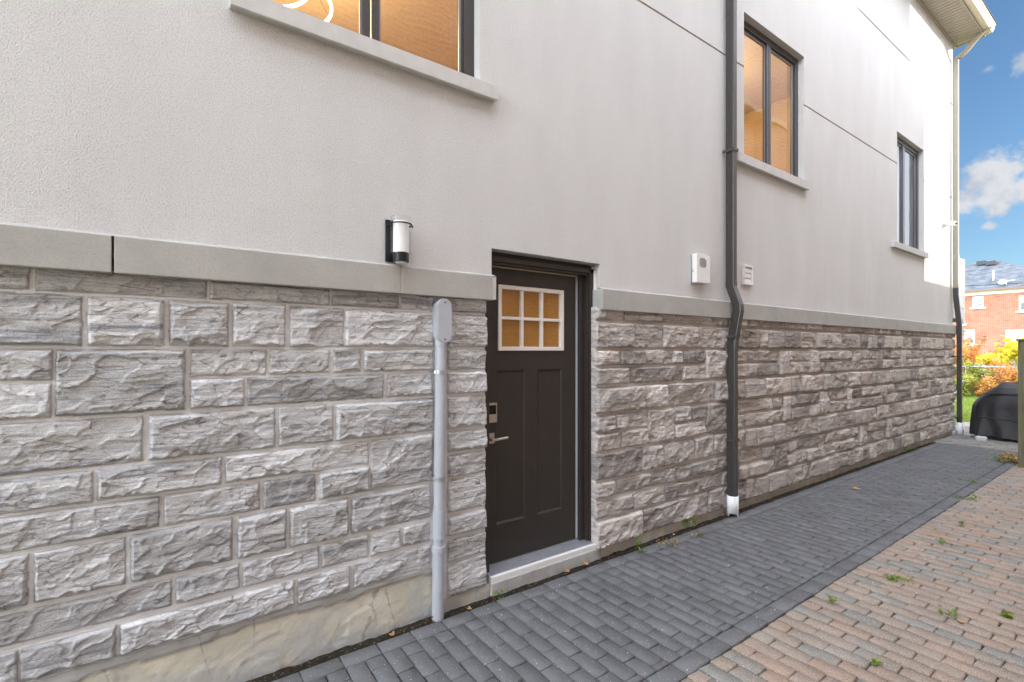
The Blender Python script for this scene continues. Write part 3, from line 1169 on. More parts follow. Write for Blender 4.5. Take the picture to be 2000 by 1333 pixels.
def slab():
    """door leaf with two sunk panels and a glazed opening"""
    holes = [(1.932, 2.552, EYE + .003, EYE + .475), (1.917, 2.178, EYE - 1.262, EYE - .146), (2.292, 2.545, EYE - 1.262, EYE - .146)]
    xs = sorted({DX0, DX1} | {v for h in holes for v in h[:2]})
    zs = sorted({DZ0, DZ1} | {v for h in holes for v in h[2:]})
    mb = MB()
    for i in range(len(xs) - 1):
        for k in range(len(zs) - 1):
            cx, cz = (xs[i] + xs[i + 1]) / 2, (zs[k] + zs[k + 1]) / 2
            if any(h[0] < cx < h[1] and h[2] < cz < h[3] for h in holes):
                continue
            mb.quad((xs[i], DY, zs[k]), (xs[i + 1], DY, zs[k]), (xs[i + 1], DY, zs[k + 1]), (xs[i], DY, zs[k + 1]))
    for n, (a, b, c, d) in enumerate(holes):
        e = 0.0 if n == 0 else .014
        dp = .045 if n == 0 else .011
        o = [(a, DY, c), (b, DY, c), (b, DY, d), (a, DY, d)]
        q = [(a + e, DY + dp, c + e), (b - e, DY + dp, c + e), (b - e, DY + dp, d - e), (a + e, DY + dp, d - e)]
        for i in range(4):
            j = (i + 1) % 4
            mb.quad(o[j], o[i], q[i], q[j])
        if n:
            mb.quad(*q)
    for x in (DX0, DX1):
        mb.quad((x, DY, DZ0), (x, DY, DZ1), (x, DY + .045, DZ1), (x, DY + .045, DZ0))
    mb.quad((DX0, DY, DZ0), (DX1, DY, DZ0), (DX1, DY + .045, DZ0), (DX0, DY + .045, DZ0))
    mb.quad((DX0, DY + .045, DZ0), (DX0, DY + .045, EYE), (DX1, DY + .045, EYE), (DX1, DY + .045, DZ0))
    return mb.build("door", M_DOOR, house)


door = slab()
tag(door, "dark brown door leaf with six glass lites over two sunk panels")
lx0, lx1, lz0_, lz1_ = 1.928, 2.556, EYE - .002, EYE + .479
mb = MB()
fw, yo = .030, DY - .012
mb.box(lx0, lx0 + fw, yo, DY + .03, lz0_, lz1_, .004)
mb.box(lx1 - fw, lx1, yo, DY + .03, lz0_, lz1_, .004)
mb.box(lx0 + fw, lx1 - fw, yo + .001, DY + .03, lz0_, lz0_ + fw, .004)
mb.box(lx0 + fw, lx1 - fw, yo + .001, DY + .03, lz1_ - fw, lz1_, .004)
ix0, ix1, iz0, iz1 = lx0 + fw, lx1 - fw, lz0_ + fw, lz1_ - fw
for i in (1, 2):
    x = ix0 + (ix1 - ix0) * i / 3
    mb.box(x - .012, x + .012, yo + .006, DY + .03, iz0, iz1, .003)
zm = (iz0 + iz1) / 2
mb.box(ix0, ix1, yo + .008, DY + .03, zm - .011, zm + .011, .003)
mb.build("lite_frame", M_LITE, door)
mb = MB()
mb.quad((ix0 - .01, DY + .012, iz0 - .01), (ix1 + .01, DY + .012, iz0 - .01), (ix1 + .01, DY + .012, iz1 + .01), (ix0 - .01, DY + .012, iz1 + .01))
mb.build("glass_pane", M_GLASS2, door)
mb = MB()
mb.box(ix0 - .02, ix1 + .02, DY + .020, DY + .024, iz0 - .02, iz1 + .02)
mb.build("amber_blind", M_AMBER, door)
# keypad lock
mb = MB()
mb.box(1.825, 1.905, DY - .030, DY, EYE - .515, EYE - .375, .006)
lock = mb.build("keypad_lock", M_NICKEL, door)
mb = MB()
mb.box(1.836, 1.894, DY - .033, DY - .028, EYE - .455, EYE - .390, .002)
mb.box(1.856, 1.880, DY - .0345, DY - .032, EYE - .402, EYE - .399)
mb.build("lock_screen", M_SCREEN, door)
mb = MB(); mb.cyl((1.868, DY, EYE - .488), (1.868, DY - .034, EYE - .488), .013); mb.build("key_cylinder", M_NICKEL, door)
mb = MB(); mb.cyl((1.872, DY, EYE - .315), (1.872, DY - .004, EYE - .315), .012); mb.build("cover_cap", M_DOOR, door)
# lever handle
mb = MB()
mb.box(1.825, 1.895, DY - .010, DY, EYE - .668, EYE - .592, .004)
mb.cyl((1.848, DY, EYE - .632), (1.848, DY - .058, EYE - .632), .012)
mb.box(1.838, 1.895, DY - .068, DY - .052, EYE - .642, EYE - .622, .004)
mb.cyl((1.885, DY - .060, EYE - .632), (1.975, DY - .060, EYE - .628), .0095)
mb.build("handle", M_NICKEL, door)
# frame: brick mould, jamb, stop
mb = MB()
FY0 = .052
fz = EYE + .66
bmw = .048
mb.box(OP1 - .030 - bmw + .022, OP1 - .012, FY0, .12, EYE - 1.55, fz, .004)          # right brick mould
mb.box(OP1 - .030 - bmw + .006, OP1 - .030 - bmw + .022, FY0 + .014, .12, EYE - 1.55, fz - bmw, .003)
mb.box(DX1 + .012, OP1 - .012, .105, .20, EYE - 1.55, fz - .02, .003)                 # right jamb
mb.box(OP0 - .01, OP1 - .012, FY0, .12, fz - bmw + .012, fz + .0005, .004)            # head mould
mb.box(OP0 - .01, OP1 - .075, FY0 + .014, .12, fz - bmw - .006, fz - bmw + .012, .003)
mb.box(OP0 - .01, OP1 - .014, .105, .20, DZ1 + .012, fz - .02, .003)
mb.box(OP0 - .03, DX0 - .004, FY0 + .01, .20, EYE - 1.55, fz - .01, .003)
mb.box(OP0 - .03, OP1 + .03, .1, .19, fz, EYE + .73)
mb.build("door_frame", M_FRAME, house)
mb = MB()
mb.box(DX1 + .002, DX1 + .011, DY - .012, DY + .03, DZ0, DZ1 + .008)
mb.box(DX0, DX1 + .002, DY - .010, DY + .03, DZ1 + .002, DZ1 + .006)
mb.build("weather_strip", M_PVC, house)
mb = MB()
mb.prism([(DX0 - .03, .150, EYE - 1.538), (DX0 - .03, .02, EYE - 1.552), (DX0 - .03, .02, EYE - 1.60), (DX0 - .03, .150, EYE - 1.60)], (OP1 - DX0 + .02, 0, 0))
for k in range(6):
    y = .045 + k * .016
    z = EYE - 1.538 - (.150 - y) / .13 * .014
    mb.box(DX0 - .03, OP1 - .02, y, y + .005, z - .01, z + .0025)
mb.build("threshold", M_ALU, house)
mb = MB()
mb.box(OP0 - .004, OP1 - .004, -.006, .03, EYE - 1.606, EYE - 1.553, .004)
mb.build("threshold_nosing", M_WHITE, house)
# caulk bead and back of the opening
mb = MB()
pts = []
rr = random.Random(3)
for k in range(24):
    z = EYE - 1.55 + k * (2.2 / 23)
    pts.append((OP1 - .006 + rr.uniform(-.004, .004), .05 + rr.uniform(-.006, .006), z))
mb.tube(pts, [.013 + rr.uniform(-.003, .004) for _ in pts], 8)
mb.build("caulk_bead", M_LITE, house)


# ------------------------------------------------------------------ windows
def window(op, x_mull, sill_x, label, frame_w=.075, depth=.070, sill_h=.095, meet='mid'):
    x0, x1, z0, z1 = op
    y0 = depth
    mb = MB()
    # outer frame with a stepped inner edge
    for w, ya, yb in ((frame_w, y0, y0 + .05), (frame_w + .020, y0 + .018, y0 + .05)):
        mb.box(x0, x0 + w, ya, yb, z0, z1, .003)
        mb.box(x1 - w, x1, ya, yb, z0, z1, .003)
        mb.box(x0 + w, x1 - w, ya, yb, z0, z0 + w * .62, .003)
        mb.box(x0 + w, x1 - w, ya, yb, z1 - w, z1, .003)
    for xm in x_mull:
        mb.box(xm - .050, xm - .004, y0 + .004, y0 + .05, z0 + .03, z1 - .03, .003)
        mb.box(xm + .004, xm + .050, y0 + .004, y0 + .05, z0 + .03, z1 - .03, .003)
    fr = mb.build("window", M_WFRAME, house)
    tag(fr, label)
    xs = [x0 + frame_w + .02] + [v for xm in x_mull for v in (xm - .05, xm + .05)] + [x1 - frame_w - .02]
    for a, b in zip(xs[::2], xs[1::2]):
        m2 = MB()
        m2.quad((a - .01, y0 + .032, z0 + .03), (b + .01, y0 + .032, z0 + .03), (b + .01, y0 + .032, z1 - .06), (a - .01, y0 + .032, z1 - .06))
        m2.build("pane", M_GLASS, fr)
        m3 = MB()
        for q, (p0, p1) in enumerate(((a, a + .014), (b - .014, b))):
            m3.box(p0, p1, y0 + .021, y0 + .030, z0 + .06, z1 - .09)
        m3.box(a + .014, b - .014, y0 + .021, y0 + .030, z1 - .105, z1 - .09)
        m3.build("sash", M_SASH, fr)
    ms = MB()
    zt = z0
    pr = [(-.055, zt - .004), (-.055, zt - sill_h), (-.047, zt - sill_h - .006), (-.040, zt - sill_h + .004), (-.012, zt - sill_h + .004), (.10, zt - sill_h), (.10, zt + .006)]
    ms.prism([(sill_x[0], y, z) for y, z in pr], (sill_x[1] - sill_x[0], 0, 0))
    ms.build("window_sill", M_SILL, fr)
    return fr


window((W1[0], W1[1], W1[2] + .03, W1[3]), [.975], (.235, 1.80), "large two pane window with a warm lit room behind it")
window((W2[0], W2[1], W2[2] - .015, W2[3]), [5.66], (4.79, 6.39), "two pane window between the brown downspout and the far window")
window((W3[0], W3[1], W3[2] - .02, W3[3]), [10.18], (9.32, 11.0), "narrow window nearest the rear corner reflecting the bright sky")


def room(x0, x1, z0, z1, d, y0=.135):
    mb = MB()
    mb.quad((x0, d, z0), (x0, d, z1), (x1, d, z1), (x1, d, z0))
    mb.quad((x0, y0, z0), (x0, y0, z1), (x0, d, z1), (x0, d, z0))
    mb.quad((x1, y0, z0), (x1, d, z0), (x1, d, z1), (x1, y0, z1))
    mb.quad((x0, y0, z1), (x1, y0, z1), (x1, d, z1), (x0, d, z1))
    mb.quad((x0, y0, z0), (x0, d, z0), (x1, d, z0), (x1, y0, z0))
    return mb


def inner_face(mb, op, x0, x1, z0, z1, y=.135):
    a, b, c, d = op
    for q in ((x0, a, z0, z1), (b, x1, z0, z1), (a, b, z0, c), (a, b, d, z1)):
        mb.quad((q[0], y, q[2]), (q[1], y, q[2]), (q[1], y, q[3]), (q[0], y, q[3]))
    return mb


for op, (a, b, c, d, e) in ((W1, (-1.6, 3.0, EYE + .6, EYE + 3.62, 3.6)), (W2, (4.2, 7.4, EYE + .6, EYE + 3.75, 3.6))):
    inner_face(room(a, b, c, d, e), op, a, b, c, d).build("room_interior", M_ROOM, house)
for a, b, c, e in ((-1.6, 3.0, EYE + 3.60, 3.6), (4.2, 7.4, EYE + 3.73, 3.6)):
    mb = MB(); mb.box(a + .02, b - .02, .16, e - .02, c, c + .015); mb.box(a + .02, b - .02, e - .10, e - .02, c - .10, c - .001, .02)
    mb.build("room_ceiling", M_CEIL, house)
M_DIM = simple("dim_room", (0.35, 0.35, 0.36), 0.8)
cv, nC = [], 90
for i in range(nC + 1):
    t = i / nC
    cv.append((9.6 + .95 * t, .20 + .030 * math.sin(t * 40) + .012 * math.sin(t * 93 + 1)))
mb = MB()
for (xa, ya), (xb, yb) in zip(cv, cv[1:]):
    mb.quad((xa, ya, EYE + 1.70), (xb, yb, EYE + 1.70), (xb, yb, EYE + 3.6), (xa, ya, EYE + 3.6))
mb.build("curtain", M_BOOT, house)
inner_face(room(8.8, 12.4, EYE + .6, EYE + 3.75, 3.6), W3, 8.8, 12.4, EYE + .6, EYE + 3.75).build("room_interior", M_DIM, house)


def ring(mb, c, r, t, n=64):
    bm = mb.bm
    rings = []
    for i in range(n):
        a = 2 * math.pi * i / n
        ca, sa = math.cos(a), math.sin(a)
        rings.append([bm.verts.new((c[0] + (r + dx) * ca, c[1] + (r + dx) * sa, c[2] + dz)) for dx, dz in ((-t, -t), (t, -t), (t, t), (-t, t))])
    for i in range(n):
        A, B = rings[i], rings[(i + 1) % n]
        for k in range(4):
            bm.faces.new((A[k], A[(k + 1) % 4], B[(k + 1) % 4], B[k]))
    return mb


pend = tag(empty("pendant_lamp", (.78, 1.70, EYE + 3.6)), "lit double ring pendant lamp behind the large window's left pane", "pendant lamp")
mb = MB(); ring(mb, (.80, 1.70, EYE + 3.00), .36, .009); mb.build("light_ring", M_RING, pend)
mb = MB(); ring(mb, (.62, 1.70, EYE + 3.12), .36, .009); mb.build("light_ring", M_RING, pend)
mb = MB()
for k in range(3):
    a = 2 * math.pi * k / 3
    mb.tube([(.78 + .36 * math.cos(a), 1.70 + .36 * math.sin(a), EYE + 3.0), (.78, 1.70, EYE + 3.6)], .002, 6)
mb.build("suspension_wire", M_BLACK, pend)
pl = bpy.data.lights.new("pendant_glow", 'POINT')
pl.energy = 27; pl.color = (1.0, .74, .42); pl.shadow_soft_size = .3
plo = bpy.data.objects.new("pendant_glow", pl); plo.parent = pend; plo.location = (0, 0, -.55); COL.objects.link(plo)
pot = tag(empty("ceiling_downlight", (5.75, 1.15, EYE + 3.74)), "round lit downlight seen through the left pane of the middle window", "ceiling light")
mb = MB(); mb.cyl((5.75, 1.15, EYE + 3.70), (5.75, 1.15, EYE + 3.745), .075, .075, 24); mb.build("lens", M_POT, pot)
mb = MB(); ring(mb, (5.75, 1.15, EYE + 3.735), .088, .012, 32); mb.build("trim_ring", M_WHITE, pot)
pl2 = bpy.data.lights.new("downlight_glow", 'POINT')
pl2.energy = 18; pl2.color = (1.0, .72, .40); pl2.shadow_soft_size = .2
p2 = bpy.data.objects.new("downlight_glow", pl2); p2.parent = pot; p2.location = (0, 0, -.4); COL.objects.link(p2)

# ------------------------------------------------------------------ eaves
EVX = XC + .16
mb = MB()
mb.quad((XL, -.44, ZT), (XL, .02, ZT), (EVX, .02, ZT), (EVX, -.44, ZT))
n = int((EVX - XL) / .10)
for i in range(n):
    x = XL + i * .10
    if x > 5:
        mb.box(x, x + .018, -.425, -.02, ZT - .008, ZT + .002)
mb.box(XL, EVX, -.03, -.001, ZT - .03, ZT - .001)
mb.box(XL, EVX, -.45, -.425, ZT - .014, ZT - .001)
mb.build("soffit", M_SOFFIT, house)
mb = MB()
gp = [(-.455, ZT + .01), (-.455, ZT + .15), (-.462, ZT + .15), (-.59, ZT + .15), (-.59, ZT + .118), (-.574, ZT + .108), (-.574, ZT + .075), (-.545, ZT + .012)]
mb.prism([(XL, y, z) for y, z in gp], (EVX - XL, 0, 0))
mb.build("gutter", M_FASCIA, house)
mb = MB()
mb.box(EVX - .025, EVX, -.45, 7.4, ZT - .02, ZT + .16)
mb.box(XL, EVX - .026, -.452, -.43, ZT - .02, ZT + .16)
mb.build("fascia", M_SOFFIT, house)
mb = MB()
mb.prism([(XL, -.60, ZT + .16), (XL, 3.2, ZT + 1.5), (XL, 3.2, ZT + 1.55), (XL, -.60, ZT + .19)], (EVX - XL + .03, 0, 0))
mb.prism([(XL, 7.0, ZT + .16), (XL, 3.2, ZT + 1.5), (XL, 3.2, ZT + 1.55), (XL, 7.0, ZT + .19)], (EVX - XL + .03, 0, 0))
mb.build("roof", M_ROOF, house)

# ================================================================== fixtures on the wall
# ---- wall lamp
lx, ly = 1.098, -.085
lamp = tag(empty("wall_lamp", (lx, 0, EYE + .53)), "black wall lamp with a clear glass cylinder above the stone ledge left of the door", "wall lamp")
mb = MB(); mb.box(lx - .065, lx + .058, -.018, -.001, EYE + .528, EYE + .775, .002); mb.box(lx - .02, lx + .02, ly + .03, -.015, EYE + .545, EYE + .575, .003)
mb.build("back_plate", M_BLACK, lamp)
mb = MB(); mb.cyl((lx, ly, EYE + .518), (lx, ly, EYE + .572), .046, .046, 40); mb.build("socket_cup", M_BLACK, lamp)
mb = MB(); mb.cyl((lx, ly, EYE + .517), (lx, ly, EYE + .512), .034, .030, 32); mb.build("diffuser_lens", M_FROST, lamp)
mb = MB(); mb.cyl((lx, ly, EYE + .565), (lx, ly, EYE + .778), .060, .060, 48, False); ring(mb, (lx, ly, EYE + .778), .058, .002, 48)
mb.build("glass_shade", M_GLASS3, lamp)
mb = MB(); mb.cyl((lx, ly, EYE + .572), (lx, ly, EYE + .755), .045, .045, 40); mb.build("opal_tube", M_FROST, lamp)
mb = MB(); ring(mb, (lx, ly, EYE + .738), .063, .0035, 48); mb.box(lx - .06, lx - .052, ly, -.015, EYE + .734, EYE + .742)
mb.cyl((lx + .064, ly - .01, EYE + .732), (lx + .072, ly - .012, EYE + .732), .006, .006, 10)
mb.build("retaining_ring", M_BLACK, lamp)

# ---- electrical conduit with its access fitting
cx = 1.385
cy = -.038
con = tag(empty("electrical_conduit", (cx, 0, 0)), "grey plastic conduit with a rounded access box running down beside the door", "conduit")


def stadium(x, z0, z1, r, y0, y1, bev=.004):
    mb = MB()
    pts = []
    for i in range(17):
        a = math.pi * i / 16
        pts.append((x + r * math.cos(a), y0, z1 - r + r * math.sin(a)))
    for i in range(17):
        a = math.pi + math.pi * i / 16
        pts.append((x + r * math.cos(a), y0, z0 + r + r * math.sin(a)))
    mb.prism(pts, (0, y1 - y0, 0))
    return mb


stadium(cx + .006, EYE + .045, EYE + .325, .0505, -.070, .0).build("access_box", M_PVC, con)
stadium(cx + .006, EYE + .050, EYE + .320, .0465, -.078, -.0702).build("cover_plate", M_PVC, con)
for z in (EYE + .300, EYE + .070):
    mb = MB(); mb.cyl((cx + .006, -.0795, z), (cx + .006, -.077, z), .005, .005, 10); mb.build("cover_screw", M_BLACK, con)
lean = lambda z: cx - .004 - (EYE + .05 - z) * .012
mb = MB()
mb.tube([(lean(z), cy, z) for z in (EYE + .09, EYE - .5, EYE - 1.0)], .034, 28)
mb.build("pipe", M_PVC, con)
mb = MB()
mb.tube([(lean(z), cy, z) for z in (EYE + .075, EYE + .03)], .037, 28)
mb.build("coupling", M_PVC, con)
mb = MB()
mb.tube([(lean(z), cy, z) for z in (EYE - 1.0, EYE - 1.18)], .038, 28)
mb.tube([(lean(z), cy, z) for z in (EYE - 1.175, EYE - 1.24)], .032, 28)
mb.tube([(lean(z), cy, z) for z in (EYE - 1.225, EYE - 1.262)], .043, 28)
mb.build("coupling", M_PVC, con)
mb = MB()
mb.tube([(lean(z), cy, z) for z in (EYE - 1.24, -.03)], .037, 28)
mb.build("lower_pipe", M_PVC, con)
for z in (EYE - .135, EYE - .80):
    mb = MB()
    x = lean(z)
    pts = [(x - .060, .0, z), (x - .046, .0, z), (x - .042, cy, z)]
    for i in range(1, 12):
        a = math.pi - math.pi * i / 12
        pts.append((x + .0365 * math.cos(a), cy - .0365 * math.sin(a), z))
    pts += [(x + .042, cy, z), (x + .046, .0, z), (x + .060, .0, z)]
    mb.sweep([(-.001, -.011), (.001, -.011), (.001, .011), (-.001, .011)], [(p, Vector((0, 0, 0)) + (Vector(p) - Vector((x, cy, z))).normalized() if True else 0, (0, 0, 1)) for p in pts])
    mb.build("strap", M_ZINC, con)

# ---- alarm siren box
ax0, ax1, az0, az1 = 4.035, 4.262, EYE + .645, EYE + .918
alarm = tag(empty("siren_box", (4.15, 0, EYE + .64)), "white metal siren box with a round corner grille left of the brown downspout", "alarm box")
mb = MB(); mb.box(ax0 - .002, ax1 - .02, -.010, -.001, az0 - .005, az1 - .004, .002); mb.build("back_plate", M_PVC, alarm)
mb = MB(); mb.box(ax0 + .004, ax1, -.070, -.020, az0, az1, .004)
mb.box(ax0 + .02, ax1 - .02, -.0205, -.009, az0 + .02, az1 - .01)
mb.build("cover", M_WHITE, alarm)
mb = MB()
for i in range(6):
    for j in range(8):
        x = ax0 + .052 + i * .0185 + (j % 2) * .009
        z = az1 - .042 - j * .0115
        if (i == 5 and j in (0, 7)) or (i == 0 and j in (0, 7)): continue
        mb.prism([(x, -.0712, z - .0075), (x + .0055, -.0712, z), (x, -.0712, z + .0075), (x - .0055, -.0712, z)], (0, .0015, 0))
mb.build("grille", M_BLACK, alarm)
for z in (az0 + .105, az0 + .122):
    mb = MB(); mb.cyl((ax0 + .0045, -.030, z), (ax0 + .001, -.030, z), .0045, .0045, 10); mb.build("side_screw", M_BLACK, alarm)

# ---- dryer vent
vx0, vx1, vz0, vz1 = 4.945, 5.125, EYE + .700, EYE + .912
vent = tag(empty("dryer_vent", (5.03, 0, EYE + .7)), "pale plastic dryer vent with three louvre flaps right of the brown downspout", "vent")
mb = MB()
mb.box(vx0, vx0 + .018, -.032, -.001, vz0, vz1, .004); mb.box(vx1 - .018, vx1, -.032, -.001, vz0, vz1, .004)
mb.box(vx0 + .018, vx1 - .018, -.031, -.001, vz0, vz0 + .016, .004); mb.box(vx0 + .018, vx1 - .018, -.031, -.001, vz1 - .022, vz1, .004)
mb.box(vx0 + .01, vx1 - .01, -.006, -.002, vz0 + .01, vz1 - .01)
mb.build("frame", M_VENT, vent)
fh = (vz1 - vz0 - .042) / 3
for i in range(3):
    zt = vz1 - .026 - i * fh
    mb = MB()
    prof = [(-.013, zt), (-.017, zt - fh * .3), (-.020, zt - fh * .7), (-.020, zt - fh + .001), (-.016, zt - fh + .001), (-.006, zt)]
    mb.prism([(vx0 + .020, y, z) for y, z in prof], (vx1 - vx0 - .040, 0, 0))
    mb.build("louvre_flap", M_VENT, vent)


# ---- downspouts
def ribbed(wx, wy, ribs=5, d=.0035):
    """cross-section of a corrugated rectangular pipe, (x, y) about its centre"""
    hx, hy = wx / 2, wy / 2
    out = []

    def side(p, q, nrm):
        n = ribs * 4
        for i in range(n):
            t = i / n
            k = d if (i % 4) in (1, 2) else 0
            if t < .08: k = 0
            out.append((p[0] + (q[0] - p[0]) * t - nrm[0] * k, p[1] + (q[1] - p[1]) * t - nrm[1] * k))
    c = .006
    side((-hx, hy - c), (-hx, -hy + c), (-1, 0))
    out.append((-hx + .002, -hy + .002))
    out.append((-hx + c, -hy)); out.append((hx - c, -hy))
    out.append((hx - .002, -hy + .002))
    side((hx, -hy + c), (hx, hy - c), (1, 0))
    out.append((hx - c, hy)); out.append((-hx + c, hy))
    return out


PR = ribbed(.064, .088, 5, .006)
dx, dy = 4.625, -.070
ds = tag(empty("downspout", (dx, 0, 0)), "dark bronze ribbed downspout beside the vent, kicking out over the ledge into a white boot", "downspout")
AX, AY = (1, 0, 0), (0, 1, 0)
mb = MB(); mb.sweep(PR, [((dx, dy, ZT + .1), AX, AY), ((dx, dy, EYE + .655), AX, AY)]); mb.build("upper_pipe", M_DS, ds)
k = 1.06
mb = MB(); mb.sweep([(a * k, b * k) for a, b in PR], [((dx, dy, EYE + .690), AX, AY), ((dx, dy, EYE + .650), AX, AY), ((dx + .012, dy - .062, EYE + .46), AX, AY), ((dx + .012, dy - .066, EYE + .40), AX, AY),
             ((dx + .004, dy - .02, EYE + .12), AX, AY), ((dx, dy - .012, EYE + .02), AX, AY)]); mb.build("offset_elbow", M_DS, ds)
mb = MB(); mb.sweep(PR, [((dx, dy - .012, EYE + .10), AX, AY), ((dx, dy - .012, .12), AX, AY)]); mb.build("lower_pipe", M_DS, ds)
for z, yy in ((EYE + 2.02, dy), (EYE + .14, dy - .014), (EYE - .90, dy - .012)):
    mb = MB()
    mb.box(dx - .040, dx + .040, yy - .053, yy - .049, z - .014, z + .014)
    mb.box(dx - .043, dx - .039, yy - .053, .01, z - .014, z + .014)
    mb.box(dx + .039, dx + .043, yy - .053, .01, z - .014, z + .014)
    mb.build("strap", M_DS, ds)


def boot(mb, x, y, r, z0, z1, notch=False, n=36):
    bm = mb.bm
    A, B, Ai, Bi = [], [], [], []
    for i in range(n):
        a = 2 * math.pi * i / n
        ca, sa = math.cos(a), math.sin(a)
        zb = z0
        if notch and math.radians(175) < a < math.radians(262): zb = z0 + .030
        A.append(bm.verts.new((x + r * ca, y + r * sa, zb))); B.append(bm.verts.new((x + r * ca, y + r * sa, z1)))
        Ai.append(bm.verts.new((x + (r - .006) * ca, y + (r - .006) * sa, zb))); Bi.append(bm.verts.new((x + (r - .006) * ca, y + (r - .006) * sa, z1)))
    for i in range(n):
        j = (i + 1) % n
        f = bm.faces.new((A[i], A[j], B[j], B[i])); f.smooth = True
        f = bm.faces.new((Ai[j], Ai[i], Bi[i], Bi[j])); f.smooth = True
        bm.faces.new((B[i], B[j], Bi[j], Bi[i])); bm.faces.new((A[j], A[i], Ai[i], Ai[j]))
    return mb


mb = MB(); boot(mb, dx + .002, dy - .014, .056, .004, EYE - 1.463, True); mb.build("boot", M_BOOT, ds)

rx, ry = XC - .015, -.062
ds2 = tag(empty("downspout", (rx, 0, 0)), "downspout at the rear corner, dark bronze with its sunlit upper part coloured tan, curving up to the gutter", "downspout")
PR2 = ribbed(.058, .080, 4, .002)
st = [((rx - .04, ry, EYE + 1.18), AX, AY), ((rx - .04, ry, ZT - .32), AX, AY)]
mb = MB(); mb.sweep(PR2, st); mb.build("upper_pipe", M_DSLIT_POST, ds2)
mb = MB()
gs = []
for i in range(15):
    t = i / 14
    y = ry + (-.525 - ry) * (3 * t * t - 2 * t ** 3 if t < .0 else t)
    z = ZT - .34 + .36 * (t + .30 * math.sin(math.pi * (t - .0)) * (t - .5) * 1.6)
    ang = math.atan2(.36, .46)
    if t < .12: ang = math.pi / 2 * (1 - t / .12) + ang * (t / .12)
    if t > .7: ang = ang + (math.pi / 2 - ang) * (t - .7) / .3
    gs.append(((rx - .04, y, z), (1.08, 0, 0), (0, math.sin(ang) * 1.08, math.cos(ang) * 1.08)))
mb.sweep(PR2, gs); mb.build("gooseneck", M_DSLIT_POST, ds2)
mb = MB(); mb.sweep([(a * 1.05, b * 1.05) for a, b in PR2], [((rx - .04, ry, EYE + 1.24), AX, AY), ((rx - .04, ry, EYE + 1.10), AX, AY), ((rx, ry - .045, EYE + .48), AX, AY), ((rx, ry - .045, EYE + .25), AX, AY)])
mb.build("offset_elbow", M_DS, ds2)
mb = MB(); mb.sweep(PR2, [((rx, ry - .045, EYE + .30), AX, AY), ((rx, ry - .045, .22), AX, AY)]); mb.build("lower_pipe", M_DS, ds2)
for z in (EYE - .12, EYE - 1.33):
    mb = MB(); mb.box(rx - .034, rx + .034, ry - .090, ry - .086, z - .014, z + .014); mb.box(rx - .10, rx - .03, ry - .045, .0, z - .010, z + .010)
    mb.build("strap", M_BLACK, ds2)
mb = MB(); boot(mb, rx, ry - .045, .062, .0, EYE - 1.42); mb.build("boot", M_BOOT, ds2)

# ---- security camera near the rear corner
camx, camz = 12.22, EYE + 2.44
scam = tag(empty("security_camera", (camx, 0, camz)), "small white security camera high on the sunlit wall near the rear corner", "camera")
mb = MB(); mb.cyl((camx, -.001, camz), (camx, -.035, camz), .055, .045, 20); mb.build("mount", M_BOOT, scam)
mb = MB(); mb.tube([(camx, -.03, camz), (camx - .01, -.08, camz - .004), (camx - .02, -.14, camz - .016), (camx - .024, -.165, camz - .02)], [.040, .046, .046, .038], 18); mb.build("housing", M_BOOT, scam)
mb = MB(); mb.cyl((camx - .025, -.166, camz - .02), (camx - .0265, -.175, camz - .022), .024, .022, 16); mb.build("lens", M_SCREEN, scam)

# ================================================================== ground
def paver_mesh(quads, tints, zj, seed, inset=.003, depth=.05, drop=.004):
    """quads (n,4,2) ccw corners -> bevelled blocks with small height and tilt differences"""
    q = np.asarray(quads, float)
    n = len(q)
    r = np.random.RandomState(seed)
    c = q.mean(1, keepdims=True)
    d = q - c
    ln = np.linalg.norm(d, axis=2, keepdims=True)
    top = q - d / np.maximum(ln, 1e-6) * inset * 1.4
    z = r.normal(0, zj, (n, 1)) + r.normal(0, zj * .6, (n, 4))
    V = np.zeros((n, 12, 3))
    V[:, 0:4, :2] = top; V[:, 0:4, 2] = z
    V[:, 4:8, :2] = q; V[:, 4:8, 2] = z - drop
    V[:, 8:12, :2] = q; V[:, 8:12, 2] = -depth
    f = [(0, 1, 2, 3)]
    for i in range(4):
        j = (i + 1) % 4
        f += [(4 + i, 4 + j, j, i), (8 + i, 8 + j, 4 + j, 4 + i)]
    f = np.array(f)
    Fq = (np.arange(n)[:, None, None] * 12 + f[None]).reshape(-1, 4)
    return V.reshape(-1, 3), Fq, np.repeat(np.asarray(tints), 12)


def paved(name, rects, tintf, mats, zj, seed, base, jit=.0015, base_z=-.010, inset=.003):
    """rects (x0,x1,y0,y1); one structure object: blocks plus the sand bed between them"""
    r = np.random.RandomState(seed)
    q = []
    for x0, x1, y0, y1 in rects:
        j = r.normal(0, jit, 8)
        q.append([(x0 + j[0], y0 + j[1]), (x1 + j[2], y0 + j[3]), (x1 + j[4], y1 + j[5]), (x0 + j[6], y1 + j[7])])
    V, Fq, T = paver_mesh(q, [tintf(r) for _ in q], zj, seed + 1, inset)
    bx0, bx1, by0, by1 = base
    nb = len(V)
    V = np.concatenate([V, [(bx0, by0, base_z), (bx1, by0, base_z), (bx1, by1, base_z), (bx0, by1, base_z)]])
    Fq = np.concatenate([Fq, [[nb, nb + 1, nb + 2, nb + 3]]])
    T = np.concatenate([T, np.zeros(4)])
    mi = np.zeros(len(Fq), int); mi[-1] = 1
    me = np_mesh(name, V, Fq, False, {'tint': T}, mi)
    return tag(link_mesh(name, me, mats), kind='structure')


